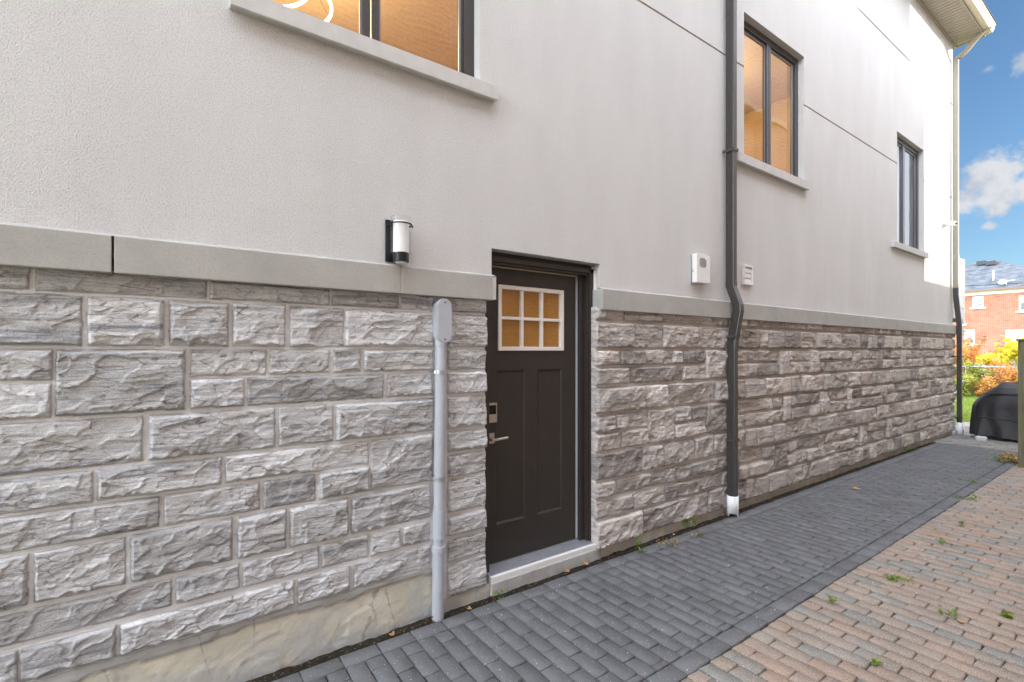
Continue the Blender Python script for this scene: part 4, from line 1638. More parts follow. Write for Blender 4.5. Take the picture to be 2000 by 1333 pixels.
PX0, PX1 = -1.2, 11.40
JG = .0030
rects = []
P0 = 1.969 % .204
i = 0
x = P0 - .204 * 8
while x < PX1 - .05:
    xe = min(x + .204, PX1)
    rects.append((x + JG, xe - JG, -.186, -.082))                  # border along the wall
    rects.append((x + .0 + JG, xe - JG, -1.265 + .001, -1.157 - .0035))   # outer border
    for hlf in range(2):
        xa, xb = x + .102 * hlf, min(x + .102 * (hlf + 1), PX1)
        if xb - xa < .03: continue
        y = -.190
        first = True
        k = 0
        while y > -1.150:
            L_ = (.102 if (i % 2) else .205) if first else .205
            first = False
            ye = max(y - L_, -1.153)
            if -1.153 - ye > -.03 and ye - (-1.153) < .03: ye = -1.153
            if y - ye > .02:
                rects.append((xa + JG, xb - JG, ye + JG, y - JG))
            y = ye if ye > -1.153 else -2
        i += 1
    x += .204
paved("path", rects, lambda r: min(1, max(0, r.normal(.5, .25))), [M_PATH, M_JOINT_D], .0012, 5, (PX0 - .5, PX1, -1.267, -.075), base_z=-.016)

rects = []
r0 = random.Random(12)
x = -1.6
i = 0
while x < 10.2:
    w = .1015 + r0.uniform(-.001, .001)
    y = -1.272
    first = True
    while y > -3.3:
        L_ = (.204 + r0.uniform(-.004, .004)) * ((.5 if i % 2 else 1.0) if first else 1)
        if first and r0.random() < .25: L_ *= r0.uniform(.75, 1.0)
        first = False
        g = .0035 if r0.random() > .08 else .008
        rects.append((x + .0046, x + w - .0046, y - L_ + g, y - .002))
        y -= L_
    x += w
    i += 1
paved("driveway", rects, lambda r: r.rand(), [M_DRIVE, M_JOINT_M], .0024, 9, (-2.2, 10.2, -3.4, -1.269), .0018, -.016, .006)
mb = MB()
mb.quad((-2.2, -80, -.013), (40, -80, -.013), (40, -3.3, -.013), (-2.2, -3.3, -.013))
mb.bm.free()

rects = []
x = 11.52
i = 0
while x < 15.1:
    y = 3.0 + (.1 if i % 2 else 0)
    while y > -4.0:
        rects.append((x + .003, x + .197, y - .2 + .003, y - .003))
        y -= .2
    x += .2
    i += 1
for k in range(14):
    rects.append((11.405, 11.515, .2 - .5 * (k + 1) + .003, .2 - .5 * k - .003))
paved("patio", rects, lambda r: r.rand(), [M_PATIO, M_JOINT_D], .0015, 15, (11.40, 15.15, -4.0, 3.0), .001, -.009)

# soil strip between path and foundation
xs = np.linspace(-1.5, PX1, 900)
ys = np.linspace(-.088, .03, 9)
X, Y = np.meshgrid(xs, ys)
Z = -.012 + .010 * (fbm(X * 9, Y * 20, 77, 4) + .2) + .004 * fbm(X * 40, Y * 40, 79, 2)
idx = np.arange(X.size).reshape(X.shape)
me = np_mesh("soil_strip", np.stack([X, Y, Z], -1).reshape(-1, 3), np.stack([idx[:-1, :-1], idx[:-1, 1:], idx[1:, 1:], idx[1:, :-1]], -1).reshape(-1, 4), True)
tag(link_mesh("soil_strip", me, M_SOIL), kind='structure')

mb = MB()
mb.quad((-600, -600, -.06), (900, -600, -.06), (900, 600, -.06), (-600, 600, -.06))
tag(mb.build("ground", M_GRASS), kind='structure')
mb = MB()
mb.quad((15.16, -14, -.02), (46, -14, -.02), (46, 30, -.02), (15.16, 30, -.02))
tag(mb.build("lawn", M_GRASS), kind='structure')
mb = MB()
mb.quad((-3, -3.9, -.03), (15.16, -3.9, -.03), (15.16, -3.3, -.03), (-3, -3.3, -.03))
tag(mb.build("soil", M_SOIL), kind='structure')


# ------------------------------------------------------------------ leaves helper
def leaf_cards(P, size, r, up=.35, fold=.25, aspect=.62):
    """diamond leaves (two triangles folded along the midrib) at points P -> verts, tris"""
    n = len(P)
    d = r.normal(size=(n, 3)); d[:, 2] = d[:, 2] * .6
    d /= np.linalg.norm(d, axis=1, keepdims=True)
    nn = r.normal(size=(n, 3)); nn[:, 2] += up * 3
    s = np.cross(d, nn); s /= np.maximum(np.linalg.norm(s, axis=1, keepdims=True), 1e-6)
    u = np.cross(s, d)
    L_ = (size * r.uniform(.6, 1.25, (n, 1)))
    a = P - d * L_ * .5
    b = P + s * L_ * aspect * .5 + u * L_ * fold * .3
    c = P + d * L_ * .5
    e = P - s * L_ * aspect * .5 + u * L_ * fold * .3
    V = np.stack([a, b, c, e], 1).reshape(-1, 3)
    i = np.arange(n)[:, None] * 4
    Fq = np.concatenate([i + np.array([[0, 1, 2]]), i + np.array([[0, 2, 3]])])
    return V, Fq


def shrub(name, loc, rx_, ry_, h, nleaf, size, mat, label, cat, group, seed, stems=9, mat2=None, zlow=.05):
    r = np.random.RandomState(seed)
    root = tag(empty(name, loc), label, cat, group)
    mb = MB()
    tips = []
    for k in range(stems):
        a = r.uniform(0, 2 * math.pi)
        q = r.uniform(.2, .9)
        tip = Vector((loc[0] + math.cos(a) * rx_ * q, loc[1] + math.sin(a) * ry_ * q, loc[2] + h * r.uniform(.6, .98)))
        b0 = Vector((loc[0] + r.normal(0, .06), loc[1] + r.normal(0, .06), loc[2]))
        mid = b0.lerp(tip, .5) + Vector((r.normal(0, .06), r.normal(0, .06), h * .08))
        mb.tube([b0, mid, tip], [.014, .009, .004], 6)
        tips.append(tip)
    mb.build("stem", mat2 or M_TRUNK, root)
    # clumps around stem tips and along the stems
    cl = []
    for t in tips:
        for _ in range(5):
            f = r.uniform(.25, 1.0)
            cl.append((loc[0] + (t.x - loc[0]) * f + r.normal(0, rx_ * .22), loc[1] + (t.y - loc[1]) * f + r.normal(0, ry_ * .22), loc[2] + max(zlow, (t.z - loc[2]) * f + r.normal(0, h * .10))))
    cl = np.array(cl)
    ci = r.randint(0, len(cl), nleaf)
    P = cl[ci] + r.normal(size=(nleaf, 3)) * np.array([rx_ * .13, ry_ * .13, h * .085])
    P[:, 2] = np.maximum(P[:, 2], loc[2] + .02)
    V, Fq = leaf_cards(P, size, r)
    ct = r.rand(len(cl))
    T = np.repeat(np.clip(ct[ci] * .7 + r.rand(nleaf) * .4 - .05, 0, 1), 4)
    link_mesh("foliage", np_mesh("foliage", V, Fq, False, {'tint': T}), mat, root)
    return root


def tree(name, loc, h_trunk, crown_c, crown_r, nleaf, size, mat, bark, label, seed, r_tr=.05, nb=10):
    r = np.random.RandomState(seed)
    root = tag(empty(name, loc), label, "tree", "autumn trees in the back garden")
    b0 = Vector(loc)
    cc = Vector(crown_c)
    fork = b0 + (cc - b0) * h_trunk
    mb = MB()
    mb.tube([b0, b0.lerp(fork, .5) + Vector((r.normal(0, .03), r.normal(0, .03), 0)), fork], [r_tr, r_tr * .85, r_tr * .7], 10)
    tips = []
    for k in range(nb):
        v = r.normal(size=3); v /= np.linalg.norm(v); v[2] = abs(v[2]) * .8 - .1
        t = cc + Vector((v[0] * crown_r[0], v[1] * crown_r[1], v[2] * crown_r[2])) * r.uniform(.6, .95)
        m = fork.lerp(t, .5) + Vector((0, 0, .08 * crown_r[2]))
        mb.tube([fork, m, t], [r_tr * .5, r_tr * .3, r_tr * .1], 6)
        tips += [t, m.lerp(t, .5)]
    mb.build("trunk", bark, root)
    tp = np.array([tuple(t) for t in tips])
    ci = r.randint(0, len(tp), nleaf)
    P = tp[ci] + r.normal(size=(nleaf, 3)) * np.array(crown_r) * .20
    V, Fq = leaf_cards(P, size, r)
    ct = r.rand(len(tp))
    T = np.repeat(np.clip(ct[ci] * .6 + r.rand(nleaf) * .45, 0, 1), 4)
    link_mesh("crown", np_mesh("crown", V, Fq, False, {'tint': T}), mat, root)
    return root


def at(px, py, x):
    """point on the plane x = const seen at a photograph pixel (for measuring the far things)"""
    u = (px - 1000) / F_
    a, b, c = S_ * u + C_, S_ - C_ * u, -(py - HY) / F_
    k_ = x / a
    return Vector((x, b * k_ - CD, EYE + c * k_))


# ------------------------------------------------------------------ lawn blades
r = np.random.RandomState(4)
n = 26000
P = np.stack([15.2 + 9.0 * r.rand(n) ** 1.3, r.uniform(-1.6, 3.2, n), np.full(n, -.02)], 1)
a = r.uniform(0, 2 * np.pi, n)
hh = r.uniform(.03, .07, n)[:, None]
w = np.stack([np.cos(a), np.sin(a), np.zeros(n)], 1) * .006
lean_ = r.normal(size=(n, 3)) * .02; lean_[:, 2] = 0
V = np.stack([P - w, P + w, P + lean_ + np.array([[0, 0, 1.0]]) * hh], 1).reshape(-1, 3)
me = np_mesh("grass", V, np.arange(n * 3).reshape(-1, 3), False, {'tint': np.repeat(r.rand(n), 3)})
tag(link_mesh("grass", me, M_BLADE), "short sunlit lawn grass beyond the patio", "grass", kind='stuff')

# ------------------------------------------------------------------ back garden plants
YA = "autumn shrubs along the back fence"


def sh(px, x, h, rx_, ry_, n, size, mat, label, seed, **k):
    p = at(px, 700, x)
    return shrub("shrub", (x, p.y, -.02), rx_, ry_, h, n, size, mat, label, "shrub", YA, seed, **k)


sh(1884, 26.5, 2.0, .9, .55, 2600, .11, M_LEAFO, "orange red shrub close behind the corner downspout", 21)
sh(1880, 24.0, .75, .7, .5, 1900, .09, M_LEAFG, "low yellow green shrub at the left edge of the lawn", 22)
sh(1907, 25.2, 1.35, .8, .55, 2600, .09, M_LEAFG, "olive green shrub under the chain link rail", 23)
sh(1922, 24.0, .75, .6, .38, 1600, .09, M_LEAFO, "low orange shrub in front of the pale trunk", 24)
sh(1950, 25.5, 1.45, .9, .6, 2600, .09, M_LEAFO, "orange shrub behind the covered grill", 25)
sh(1972, 27.0, 1.75, 1.0, .7, 2600, .10, M_LEAFR, "russet brown shrub right of the pale trunk", 26)
sh(1994, 24.5, 1.2, .7, .5, 1800, .10, M_LEAFO, "orange shrub beside the fence post", 27)
sh(1866, 28.5, 2.3, 1.2, .7, 2200, .13, M_LEAFR, "tall brown red shrub hidden behind the downspout", 28)
p = at(1930, 760, 26.0)
tree("young_tree", (26.0, p.y, -.02), .62, tuple(at(1930, 702, 26.0)), (.62, .50, .26), 800, .11, M_LEAFY, M_PALEBARK,
     "small yellow tree with a pale slender trunk behind the grill", 31, .075)
p = at(1980, 760, 21.0)
tree("maple_tree", (21.0, p.y - .1, -.02), .6, tuple(at(1992, 688, 21.0)), (.8, .5, .55), 480, .17, M_LEAFY, M_PALEBARK,
     "yellow maple with large loose leaves above the fence post", 33, .05, 12)

# ---- chain-link fence
fx = 24.6
zt = at(1930, 717, fx).z
fence = tag(empty("chain_link_fence", (fx, 1.5, 0)), "galvanised chain link fence with a thin top rail among the shrubs", "fence")
mb = MB(); mb.cyl((fx, -3, zt + .02), (fx, 5, zt - .02), .024, .024, 10); mb.build("top_rail", M_GALV, fence)
for y in (-2.4, -.1, 2.2, 4.5):
    mb = MB(); mb.cyl((fx, y, -.05), (fx, y, zt + .05), .028, .028, 10); mb.build("post", M_GALV, fence)
mb = MB()
yy = -3.0
while yy < 5.0:
    for s in (1, -1):
        a = (fx, yy, .02); b = (fx, yy + s * (zt - .04), zt - .02)
        mb.tube([a, b], .0016, 3, False)
    yy += .085
mb.build("wire_mesh", M_GALV, fence)

# ------------------------------------------------------------------ far brick house
FX = 51.0
HYL, HYR = 12.0, 1.7
ZE = EYE + 4.55
bh = tag(empty("brick_house", (FX + 4, 7.0, 0)), "two storey red brick house with a grey hip roof beyond the garden", "house")
wins = []
for (a, b, c, d) in ((1899.5, 1920.5, 579, 601), (1883.5, 1903.5, 644, 673), (1990, 2016, 576, 608), (1964, 2003, 644, 690), (2040, 2062, 578, 603)):
    p1, p2 = at(b, c, FX), at(a, d, FX)
    wins.append((p1.y, p2.y, p2.z, p1.z))
mb = MB()
ys = sorted({HYR, HYL} | {v for w in wins for v in w[:2]})
zs = sorted({-.1, ZE} | {v for w in wins for v in w[2:]})
for i in range(len(ys) - 1):
    for k in range(len(zs) - 1):
        cy_, cz_ = (ys[i] + ys[i + 1]) / 2, (zs[k] + zs[k + 1]) / 2
        if any(w[0] < cy_ < w[1] and w[2] < cz_ < w[3] for w in wins): continue
        mb.quad((FX, ys[i + 1], zs[k]), (FX, ys[i], zs[k]), (FX, ys[i], zs[k + 1]), (FX, ys[i + 1], zs[k + 1]))
for w in wins:
    for (p, q) in (((w[0], w[2]), (w[0], w[3])), ((w[1], w[3]), (w[1], w[2])), ((w[0], w[3]), (w[1], w[3])), ((w[1], w[2]), (w[0], w[2]))):
        mb.quad((FX, p[0], p[1]), (FX, q[0], q[1]), (FX + .12, q[0], q[1]), (FX + .12, p[0], p[1]))
for y in (HYR, HYL):
    mb.quad((FX, y, -.1), (FX + 8, y, -.1), (FX + 8, y, ZE), (FX, y, ZE))
mb.quad((FX + 8, HYR, -.1), (FX + 8, HYL, -.1), (FX + 8, HYL, ZE), (FX + 8, HYR, ZE))
mb.build("wall", M_BRICK, bh)
M_FARGLASS = simple("far_glass", (0.10, 0.12, 0.13), 0.15, 0, 0.3, 3)
M_BLIND = simple("far_blind", (0.42, 0.43, 0.42), 0.7, 0, 0.15, 5)
M_FSTONE = simple("pale_sill", (0.50, 0.46, 0.40), 0.8)
M_EAVE = simple("cream_eave", (0.66, 0.62, 0.54), 0.6)
for wi, (a, b, c, d) in enumerate(wins):
    m1 = MB(); t = .10
    m1.box(FX + .02, FX + .10, a, a + t, c, d); m1.box(FX + .02, FX + .10, b - t, b, c, d)
    m1.box(FX + .02, FX + .10, a + t, b - t, c, c + t); m1.box(FX + .02, FX + .10, a + t, b - t, d - t, d)
    if wi in (1,):
        m1.box(FX + .03, FX + .09, a + t, b - t, (c + d) / 2 - .04, (c + d) / 2 + .04)
    if wi == 3:
        for q in (1 / 3, 2 / 3):
            m1.box(FX + .03, FX + .09, a + t, b - t, c + (d - c) * q - .03, c + (d - c) * q + .03)
            m1.box(FX + .03, FX + .09, a + (b - a) * q - .03, a + (b - a) * q + .03, c + t, d - t)
    wf = m1.build("window", M_WHITE, bh)
    m2 = MB(); m2.box(FX + .085, FX + .105, a + t, b - t, c + t, d - t); m2.build("pane", M_FARGLASS, wf)
    m4 = MB(); m4.box(FX + .0835, FX + .0845, a + t, b - t, c + t + (d - c) * (.15 if wi == 0 else .42), d - t); m4.build("blind", M_BLIND, wf)
    m3 = MB(); m3.box(FX - .08, FX + .02, a - .16, b + .16, c - .14, c); m3.build("sill", M_FSTONE, wf)
# eave band and hip roof
mb = MB(); mb.box(FX - .30, FX, HYR - .3, HYL + .3, ZE, ZE + .10); mb.box(FX - .03, FX - .002, HYR, HYL, ZE - .26, ZE); mb.build("eave", M_EAVE, bh)
mb = MB(); mb.box(FX - .38, FX - .302, HYR - .3, HYL + .3, ZE + .02, ZE + .14); mb.build("gutter", simple("brown_gutter", (.20, .12, .09), .5), bh)
rz = at(1925, 510, FX + 4).z
r1, r2 = at(1945, 510, FX + 4).y, at(1905, 510, FX + 4).y
e0 = ZE + .13
c1, c2, c3, c4 = (FX - .36, HYR - .35, e0), (FX - .36, HYL + .35, e0), (FX + 8.36, HYL + .35, e0), (FX + 8.36, HYR - .35, e0)
R1, R2 = (FX + 4, r1, rz), (FX + 4, r2, rz)
mb = MB(); mb.quad(c2, c1, R1, R2); mb.quad(c4, c3, R2, R1)
for tri in ((c1, c4, R1), (c3, c2, R2)):
    mb.bm.faces.new([mb.bm.verts.new(p) for p in tri])
roof = mb.build("roof", M_ROOF, bh)


def on_roof(px, py):
    """where the sight line of a pixel meets the front roof slope"""
    for k_ in range(400):
        x = FX + 4.0 * k_ / 400
        p = at(px, py, x)
        if p.z <= e0 + (rz - e0) * (x - FX + .36) / 4.36: return p
    return at(px, py, FX + 3.9)


for px in (1918, 1937):
    p = on_roof(px, 517)
    mb = MB(); mb.prism([(p.x - .3, p.y - .3, p.z - .05), (p.x + .3, p.y - .3, p.z + .25), (p.x - .2, p.y - .3, p.z + .28)], (0, .6, 0)); mb.build("roof_vent", M_BLACK, roof)
p = on_roof(1940, 548)
mb = MB(); mb.cyl((p.x, p.y, p.z - .1), (p.x, p.y, p.z + .75), .05, .05, 12); mb.build("vent_pipe", M_EAVE, roof)
p = on_roof(1966, 556)
mb = MB(); mb.cyl((p.x - .1, p.y, p.z - .05), (p.x - .1, p.y, p.z + .35), .02, .02, 8); mb.tube([(p.x - .1, p.y - .45, p.z + .28), (p.x - .1, p.y + .45, p.z + .2)], .025, 6)
mb.cyl((p.x - .2, p.y + .2, p.z + .15), (p.x - .26, p.y + .2, p.z + .17), .18, .20, 14)
mb.build("antenna", M_WHITE, roof)
p = at(1881, 700, FX - 2)
mb = MB(); mb.box(FX - 2.2, FX - .01, p.y - .9, p.y + 2, -.1, at(1881, 708, FX - 2).z, .02); mb.build("porch", M_WHITE, bh)
p = at(1884.5, 635, FX)
mb = MB(); mb.box(FX - .12, FX - .001, p.y - .12, p.y + .12, p.z - .08, p.z + .08, .02); mb.build("utility_box", M_WHITE, bh)

# overhead service cable
cab = []
for i in range(13):
    t = i / 12
    cab.append(Vector((46, at(1780, 560, 46).y, at(1780, 560, 46).z)).lerp(at(2120, 544, 46), t) + Vector((0, 0, -.14 * math.sin(math.pi * t))))
mb = MB(); mb.tube(cab, .022, 6)
tag(mb.build("utility_cable", M_BLACK), "thin black overhead cable crossing in front of the grey roof", "cable")

# ------------------------------------------------------------------ rear deck railing
dk = tag(empty("deck_railing", (13.1, 0, EYE + .65)), "white raised deck railing with slim balusters behind the corner downspout", "railing")
x0, x1 = XC + .12, 13.60
zb, zt2 = EYE + .70, EYE + 1.90
mb = MB(); mb.box(x0, x1, .0, .05, zt2 - .07, zt2, .004); mb.build("rail", M_WHITE, dk)
mb = MB(); mb.box(x0, x1, .0, .05, zb + .18, zb + .24, .004); mb.build("rail", M_WHITE, dk)
x = x0 + .06
while x < x1 - .1:
    mb = MB(); mb.box(x, x + .045, .020, .028, zb + .24, zt2 - .07); mb.build("baluster", M_WHITE, dk)
    x += .13
mb = MB(); mb.box(x1 - .09, x1, -.002, .09, zb - .15, zt2 + .01, .004); mb.build("corner_post", M_WHITE, dk)
mb = MB(); mb.box(x1 - .02, x1 + .08, .10, .20, zb - .1, zt2 + .14, .006); mb.build("newel_post", M_DSLIT_POST, dk)
mb = MB(); mb.box(x0, x1 - .09, .002, .04, zb - .05, zb + .17, .004); mb.build("skirt_board", M_WHITE, dk)
mb = MB(); mb.box(x0, x1, .041, 3.0, zb + .02, zb + .10); mb.build("deck_floor", M_SILL, dk)
mb = MB(); mb.box(x1 - .2, x1 - .1, 1.5, 1.6, -.05, zb + .02); mb.build("support_post", M_WHITE, dk)

# ------------------------------------------------------------------ covered grill
gx, gy = 12.80, -.98
gt = tag(empty("covered_grill", (gx, gy, 0)), "barbecue grill under a black draped cover on the patio", "grill")


def grill():
    nth, nz = 160, 46
    th = np.linspace(0, 2 * np.pi, nth, endpoint=False)
    zz = np.concatenate([np.linspace(.06, .78, 26), np.linspace(.80, 1.06, 20)])
    V = []
    for k_, z in enumerate(zz):
        t = max(0.0, (z - .58) / .48)
        flare = max(0.0, (.58 - z) / .52)
        ax = .34 * (1 + .10 * flare) * (1 - .62 * t ** 2.4)
        ay = .68 * (1 + .04 * flare) * (1 - .62 * t ** 1.7)
        e = 2 / 3.4
        c, s = np.cos(th), np.sin(th)
        x = np.sign(c) * np.abs(c) ** e * ax
        y = np.sign(s) * np.abs(s) ** e * ay
        fl = max(0, (.95 - z))
        fold = .034 * fl * np.sin(th * 9 + 2.2 * np.sin(th * 2 + z * 2)) + .022 * fl * np.sin(th * 17 + 1.2 + z * 3)
        rr_ = 1 + fold
        # one deep diagonal fold at the near left corner and a flared skirt there
        corner = np.exp(-((th - 2.55) / .20) ** 2)
        rr_ += corner * .20 * max(0, .70 - z) ** 1.2
        rr_ -= .06 * np.exp(-((th - 2.95 - .3 * (z - .4)) / .10) ** 2) * max(0, .85 - z)
        zo = z + .012 * np.sin(th * 5 + .7) * (z < .1) + .03 * (z < .4) * (fl - .5) * np.sin(th * 7)
        sag = np.zeros_like(th) if z < 1.0 else -.02 * np.cos(th * 2)
        V.append(np.stack([gx + x * rr_, gy + y * rr_, zo + sag], 1))
    V = np.concatenate(V)
    idx = np.arange(nth * len(zz)).reshape(len(zz), nth)
    nx_ = np.roll(idx, -1, 1)
    Fq = np.stack([idx[:-1], nx_[:-1], nx_[1:], idx[1:]], -1).reshape(-1, 4)
    top = len(V)
    V = np.concatenate([V, [(gx, gy, 1.068)]])
    me = np_mesh("cover", V, Fq, True)
    bm = bmesh.new(); bm.from_mesh(me); bm.verts.ensure_lookup_table()
    for j in range(nth):
        f = bm.faces.new((bm.verts[int(idx[-1, j])], bm.verts[int(nx_[-1, j])], bm.verts[top])); f.smooth = True
    bm.to_mesh(me); bm.free()
    return link_mesh("cover", me, M_BBQ, gt)


grill()
mb = MB(); mb.box(gx - .30, gx - .26, gy - .2, gy + .5, .86, .875); mb.tube([(gx - .335, gy + .55, .42), (gx - .352, gy + .1, .40), (gx - .352, gy - .45, .42)], .010, 8); mb.build("handle_ridge", M_BBQ, gt)
for yy in (gy + .5, gy - .5):
    for xx in (gx - .24, gx + .20):
        mb = MB(); mb.cyl((xx, yy, .055), (xx + .04, yy, .055), .05, .05, 18); mb.build("caster", M_BLACK, gt)
# pale rock under the cover's near corner
def rock(name, c, sx_, sy_, sz_, seed, mat, label):
    bm = bmesh.new(); bmesh.ops.create_icosphere(bm, subdivisions=3, radius=1)
    rr2 = random.Random(seed)
    ph = [rr2.uniform(0, 6) for _ in range(6)]
    for v in bm.verts:
        d = 1 + .12 * math.sin(3 * v.co.x + ph[0]) + .1 * math.sin(4 * v.co.y + ph[1]) + .08 * math.sin(5 * v.co.z + ph[2])
        v.co = Vector((c[0] + v.co.x * sx_ * d, c[1] + v.co.y * sy_ * d, c[2] + max(-.6, v.co.z) * sz_ * d))
    for f in bm.faces: f.smooth = True
    me = bpy.data.meshes.new(name); bm.to_mesh(me); bm.free()
    return tag(link_mesh(name, me, mat), label, "rock")


p = at(1917, 858, 12.28)
rock("rock", (12.28, p.y, .03), .07, .085, .055, 5, M_SILL, "pale rounded rock at the foot of the covered grill")

# garden cart handle leaning out behind the downspout
gc = tag(empty("garden_cart", (16.5, .7, 0)), "grey garden cart mostly hidden behind the corner downspout, its handle sticking out", "cart")
a, b = at(1868, 768, 16.5), at(1883, 744, 16.5)
mb = MB(); mb.tube([(16.5, a.y + .5, .35), tuple(a), tuple(b)], .028, 8); mb.build("handle", M_GALV, gc)
mb = MB(); mb.box(16.2, 16.9, a.y + .45, a.y + 1.3, .25, .55, .03); mb.build("tray", M_GALV, gc)
mb = MB(); mb.cyl((16.3, a.y + .7, .16), (16.4, a.y + .7, .16), .16, .16, 20); mb.build("wheel", M_BLACK, gc)
mb = MB(); mb.tube([(16.5, a.y + .4, .3), tuple(at(1874, 784, 16.5))], .02, 8); mb.build("leg", M_GALV, gc)

# fence post at the right edge
fp = tag(empty("fence_post", (9.96, -1.38, 0)), "weathered mossy wooden fence post at the end of the path", "fence post")
mb = MB(); mb.box(9.88, 10.01, -1.452, -1.322, -.05, EYE + .135, .008); mb.build("post", M_POST, fp)
mb = MB(); mb.box(9.865, 10.025, -1.467, -1.307, EYE + .136, EYE + .165, .010); mb.build("post_cap", M_POST, fp)
# garden debris by the post
db_ = tag(empty("debris_pile", (10.45, -1.22, 0)), "small heap of dry sticks and leaves at the foot of the fence post", "debris")
rd = random.Random(8)
mb = MB()
for k in range(22):
    a_ = rd.uniform(-.6, .6) + math.pi / 2
    c_ = Vector((10.45 + rd.uniform(-.28, .3), -1.23 + rd.uniform(-.12, .10), .015 + rd.random() * .05))
    l_ = rd.uniform(.06, .20)
    d_ = Vector((math.cos(a_) * l_, math.sin(a_) * l_, rd.uniform(-.02, .05)))
    mb.tube([c_ - d_, c_ + Vector((0, 0, .01)), c_ + d_], rd.uniform(.004, .009), 6)
mb.build("sticks", M_STRAW, db_)
r = np.random.RandomState(3)
P = np.stack([10.4 + r.normal(0, .18, 260), -1.22 + r.normal(0, .07, 260), .02 + np.abs(r.normal(0, .03, 260))], 1)
V, Fq = leaf_cards(P, .05, r)
link_mesh("dry_leaves", np_mesh("dry_leaves", V, Fq, False, {'tint': np.repeat(r.rand(260), 4)}), M_DRYLEAF, db_)


# ------------------------------------------------------------------ weeds and fallen leaves
def weed(loc, n, spread, size, label, seed, mat=None, h=.05, group="weeds in the paving joints"):
    r = np.random.RandomState(seed)
    root = tag(empty("weed", loc), label, "weed", group)
    tips = []
    mb = MB()
    for k in range(max(3, n // 4)):
        a_ = r.uniform(0, 2 * math.pi)
        t = Vector((loc[0] + math.cos(a_) * spread * r.uniform(.3, 1), loc[1] + math.sin(a_) * spread * r.uniform(.3, 1), loc[2] + h * r.uniform(.4, 1)))
        mb.tube([loc, Vector(loc).lerp(t, .5) + Vector((0, 0, h * .3)), t], .0012, 4)
        tips.append(tuple(t))
    mb.build("stem", M_WEED, root)
    tp = np.array(tips)
    P = tp[r.randint(0, len(tp), n)] + r.normal(size=(n, 3)) * spread * .18
    P[:, 2] = np.maximum(P[:, 2], .004)
    V, Fq = leaf_cards(P, size * .85, r, 1.2)
    link_mesh("leaves", np_mesh("leaves", V, Fq, False, {'tint': np.repeat(r.rand(n), 4)}), mat or M_WEED, root)


W_ = weed
W_((3.95, -.03, .0), 26, .06, .034, "clover weed at the foundation left of the white boot, the leftmost bright clump", 1, h=.09)
W_((4.05, -.05, .0), 18, .04, .034, "round leaved green weed at the foundation, nearest the white boot", 2, h=.08)
W_((3.86, -.20, .0), 22, .07, .030, "half dry yellowing weed lying on the dark path below the clover", 3, M_DRYLEAF, .05)
W_((3.46, -.19, .0), 40, .10, .030, "straggly brown weed on the border pavers right of the door", 4, M_DRYLEAF, .05)
W_((3.25, -.07, .0), 24, .05, .022, "thin green weed at the foundation just right of the door step", 5, h=.08)
W_((3.17, -.15, .0), 20, .05, .024, "pale seedling on the border pavers just right of the door step", 6, h=.04)
W_((1.79, -.080, .0), 18, .04, .028, "dark leafy weed at the left end of the concrete door step", 7, h=.05)
W_((4.31, -1.53, .0), 46, .075, .034, "flat green weed on the brick driveway, middle of the frame", 8, h=.018)
W_((4.24, -2.10, .0), 18, .035, .050, "bright yellow green leaf cluster on the driveway near the right edge", 9, h=.03)
W_((3.57, -1.39, .0), 14, .03, .034, "tiny green sprout on the driveway close to the dark border", 10, h=.03)
W_((3.05, -1.80, .0), 10, .025, .034, "small bright sprout on the driveway at the bottom of the frame", 11, h=.03)
W_((6.10, -1.50, .0), 16, .05, .036, "upright green sprout far along the driveway", 12, h=.05)
W_((5.45, -1.50, .0), 24, .06, .032, "dark green tuft on the driveway below the upright sprout", 13, h=.02)
W_((7.30, -1.30, .0), 34, .10, .036, "green grass tuft on the outer edge of the dark path", 14, h=.03)
W_((8.30, -1.14, .0), 26, .12, .036, "dark green tuft in the long joint of the dark path", 15, h=.02)
W_((4.00, -1.88, .0), 22, .06, .030, "mossy sprig on the driveway beside a grey brick", 16, h=.02)
W_((10.22, -1.10, .0), 90, .16, .045, "leafy green sprigs beside the stick heap at the fence post", 18, h=.07)
W_((9.9, -.06, .0), 20, .06, .04, "small weed at the foundation near the rear corner", 17, h=.10)


def leaf(loc, size, rz, label, mat, lobes=5, curl=.25, seed=0):
    rr3 = random.Random(seed)
    bm = bmesh.new()
    c = bm.verts.new((0, 0, .004))
    n = 40
    ring_ = []
    for i in range(n):
        a_ = 2 * math.pi * i / n
        q = .55 + .45 * abs(math.cos(lobes * a_ / 2)) ** .8
        q *= .8 + .2 * math.cos(a_)
        x, y = size * q * math.cos(a_), size * q * math.sin(a_)
        ring_.append(bm.verts.new((x, y, .004 + curl * (x * x + .6 * y * y) / size + rr3.uniform(0, .1) * size)))
    for i in range(n):
        bm.faces.new((c, ring_[i], ring_[(i + 1) % n]))
    me = bpy.data.meshes.new("fallen_leaf"); bm.to_mesh(me); bm.free()
    a_ = me.attributes.new('tint', 'FLOAT', 'POINT'); a_.data.foreach_set('value', [rr3.random()] * len(me.vertices))
    me.materials.append(mat)
    o = bpy.data.objects.new("fallen_leaf", me); o.location = loc; o.rotation_euler = (0, 0, rz); COL.objects.link(o)
    tag(o, label, "leaf", "fallen leaves on the paving")
    return o


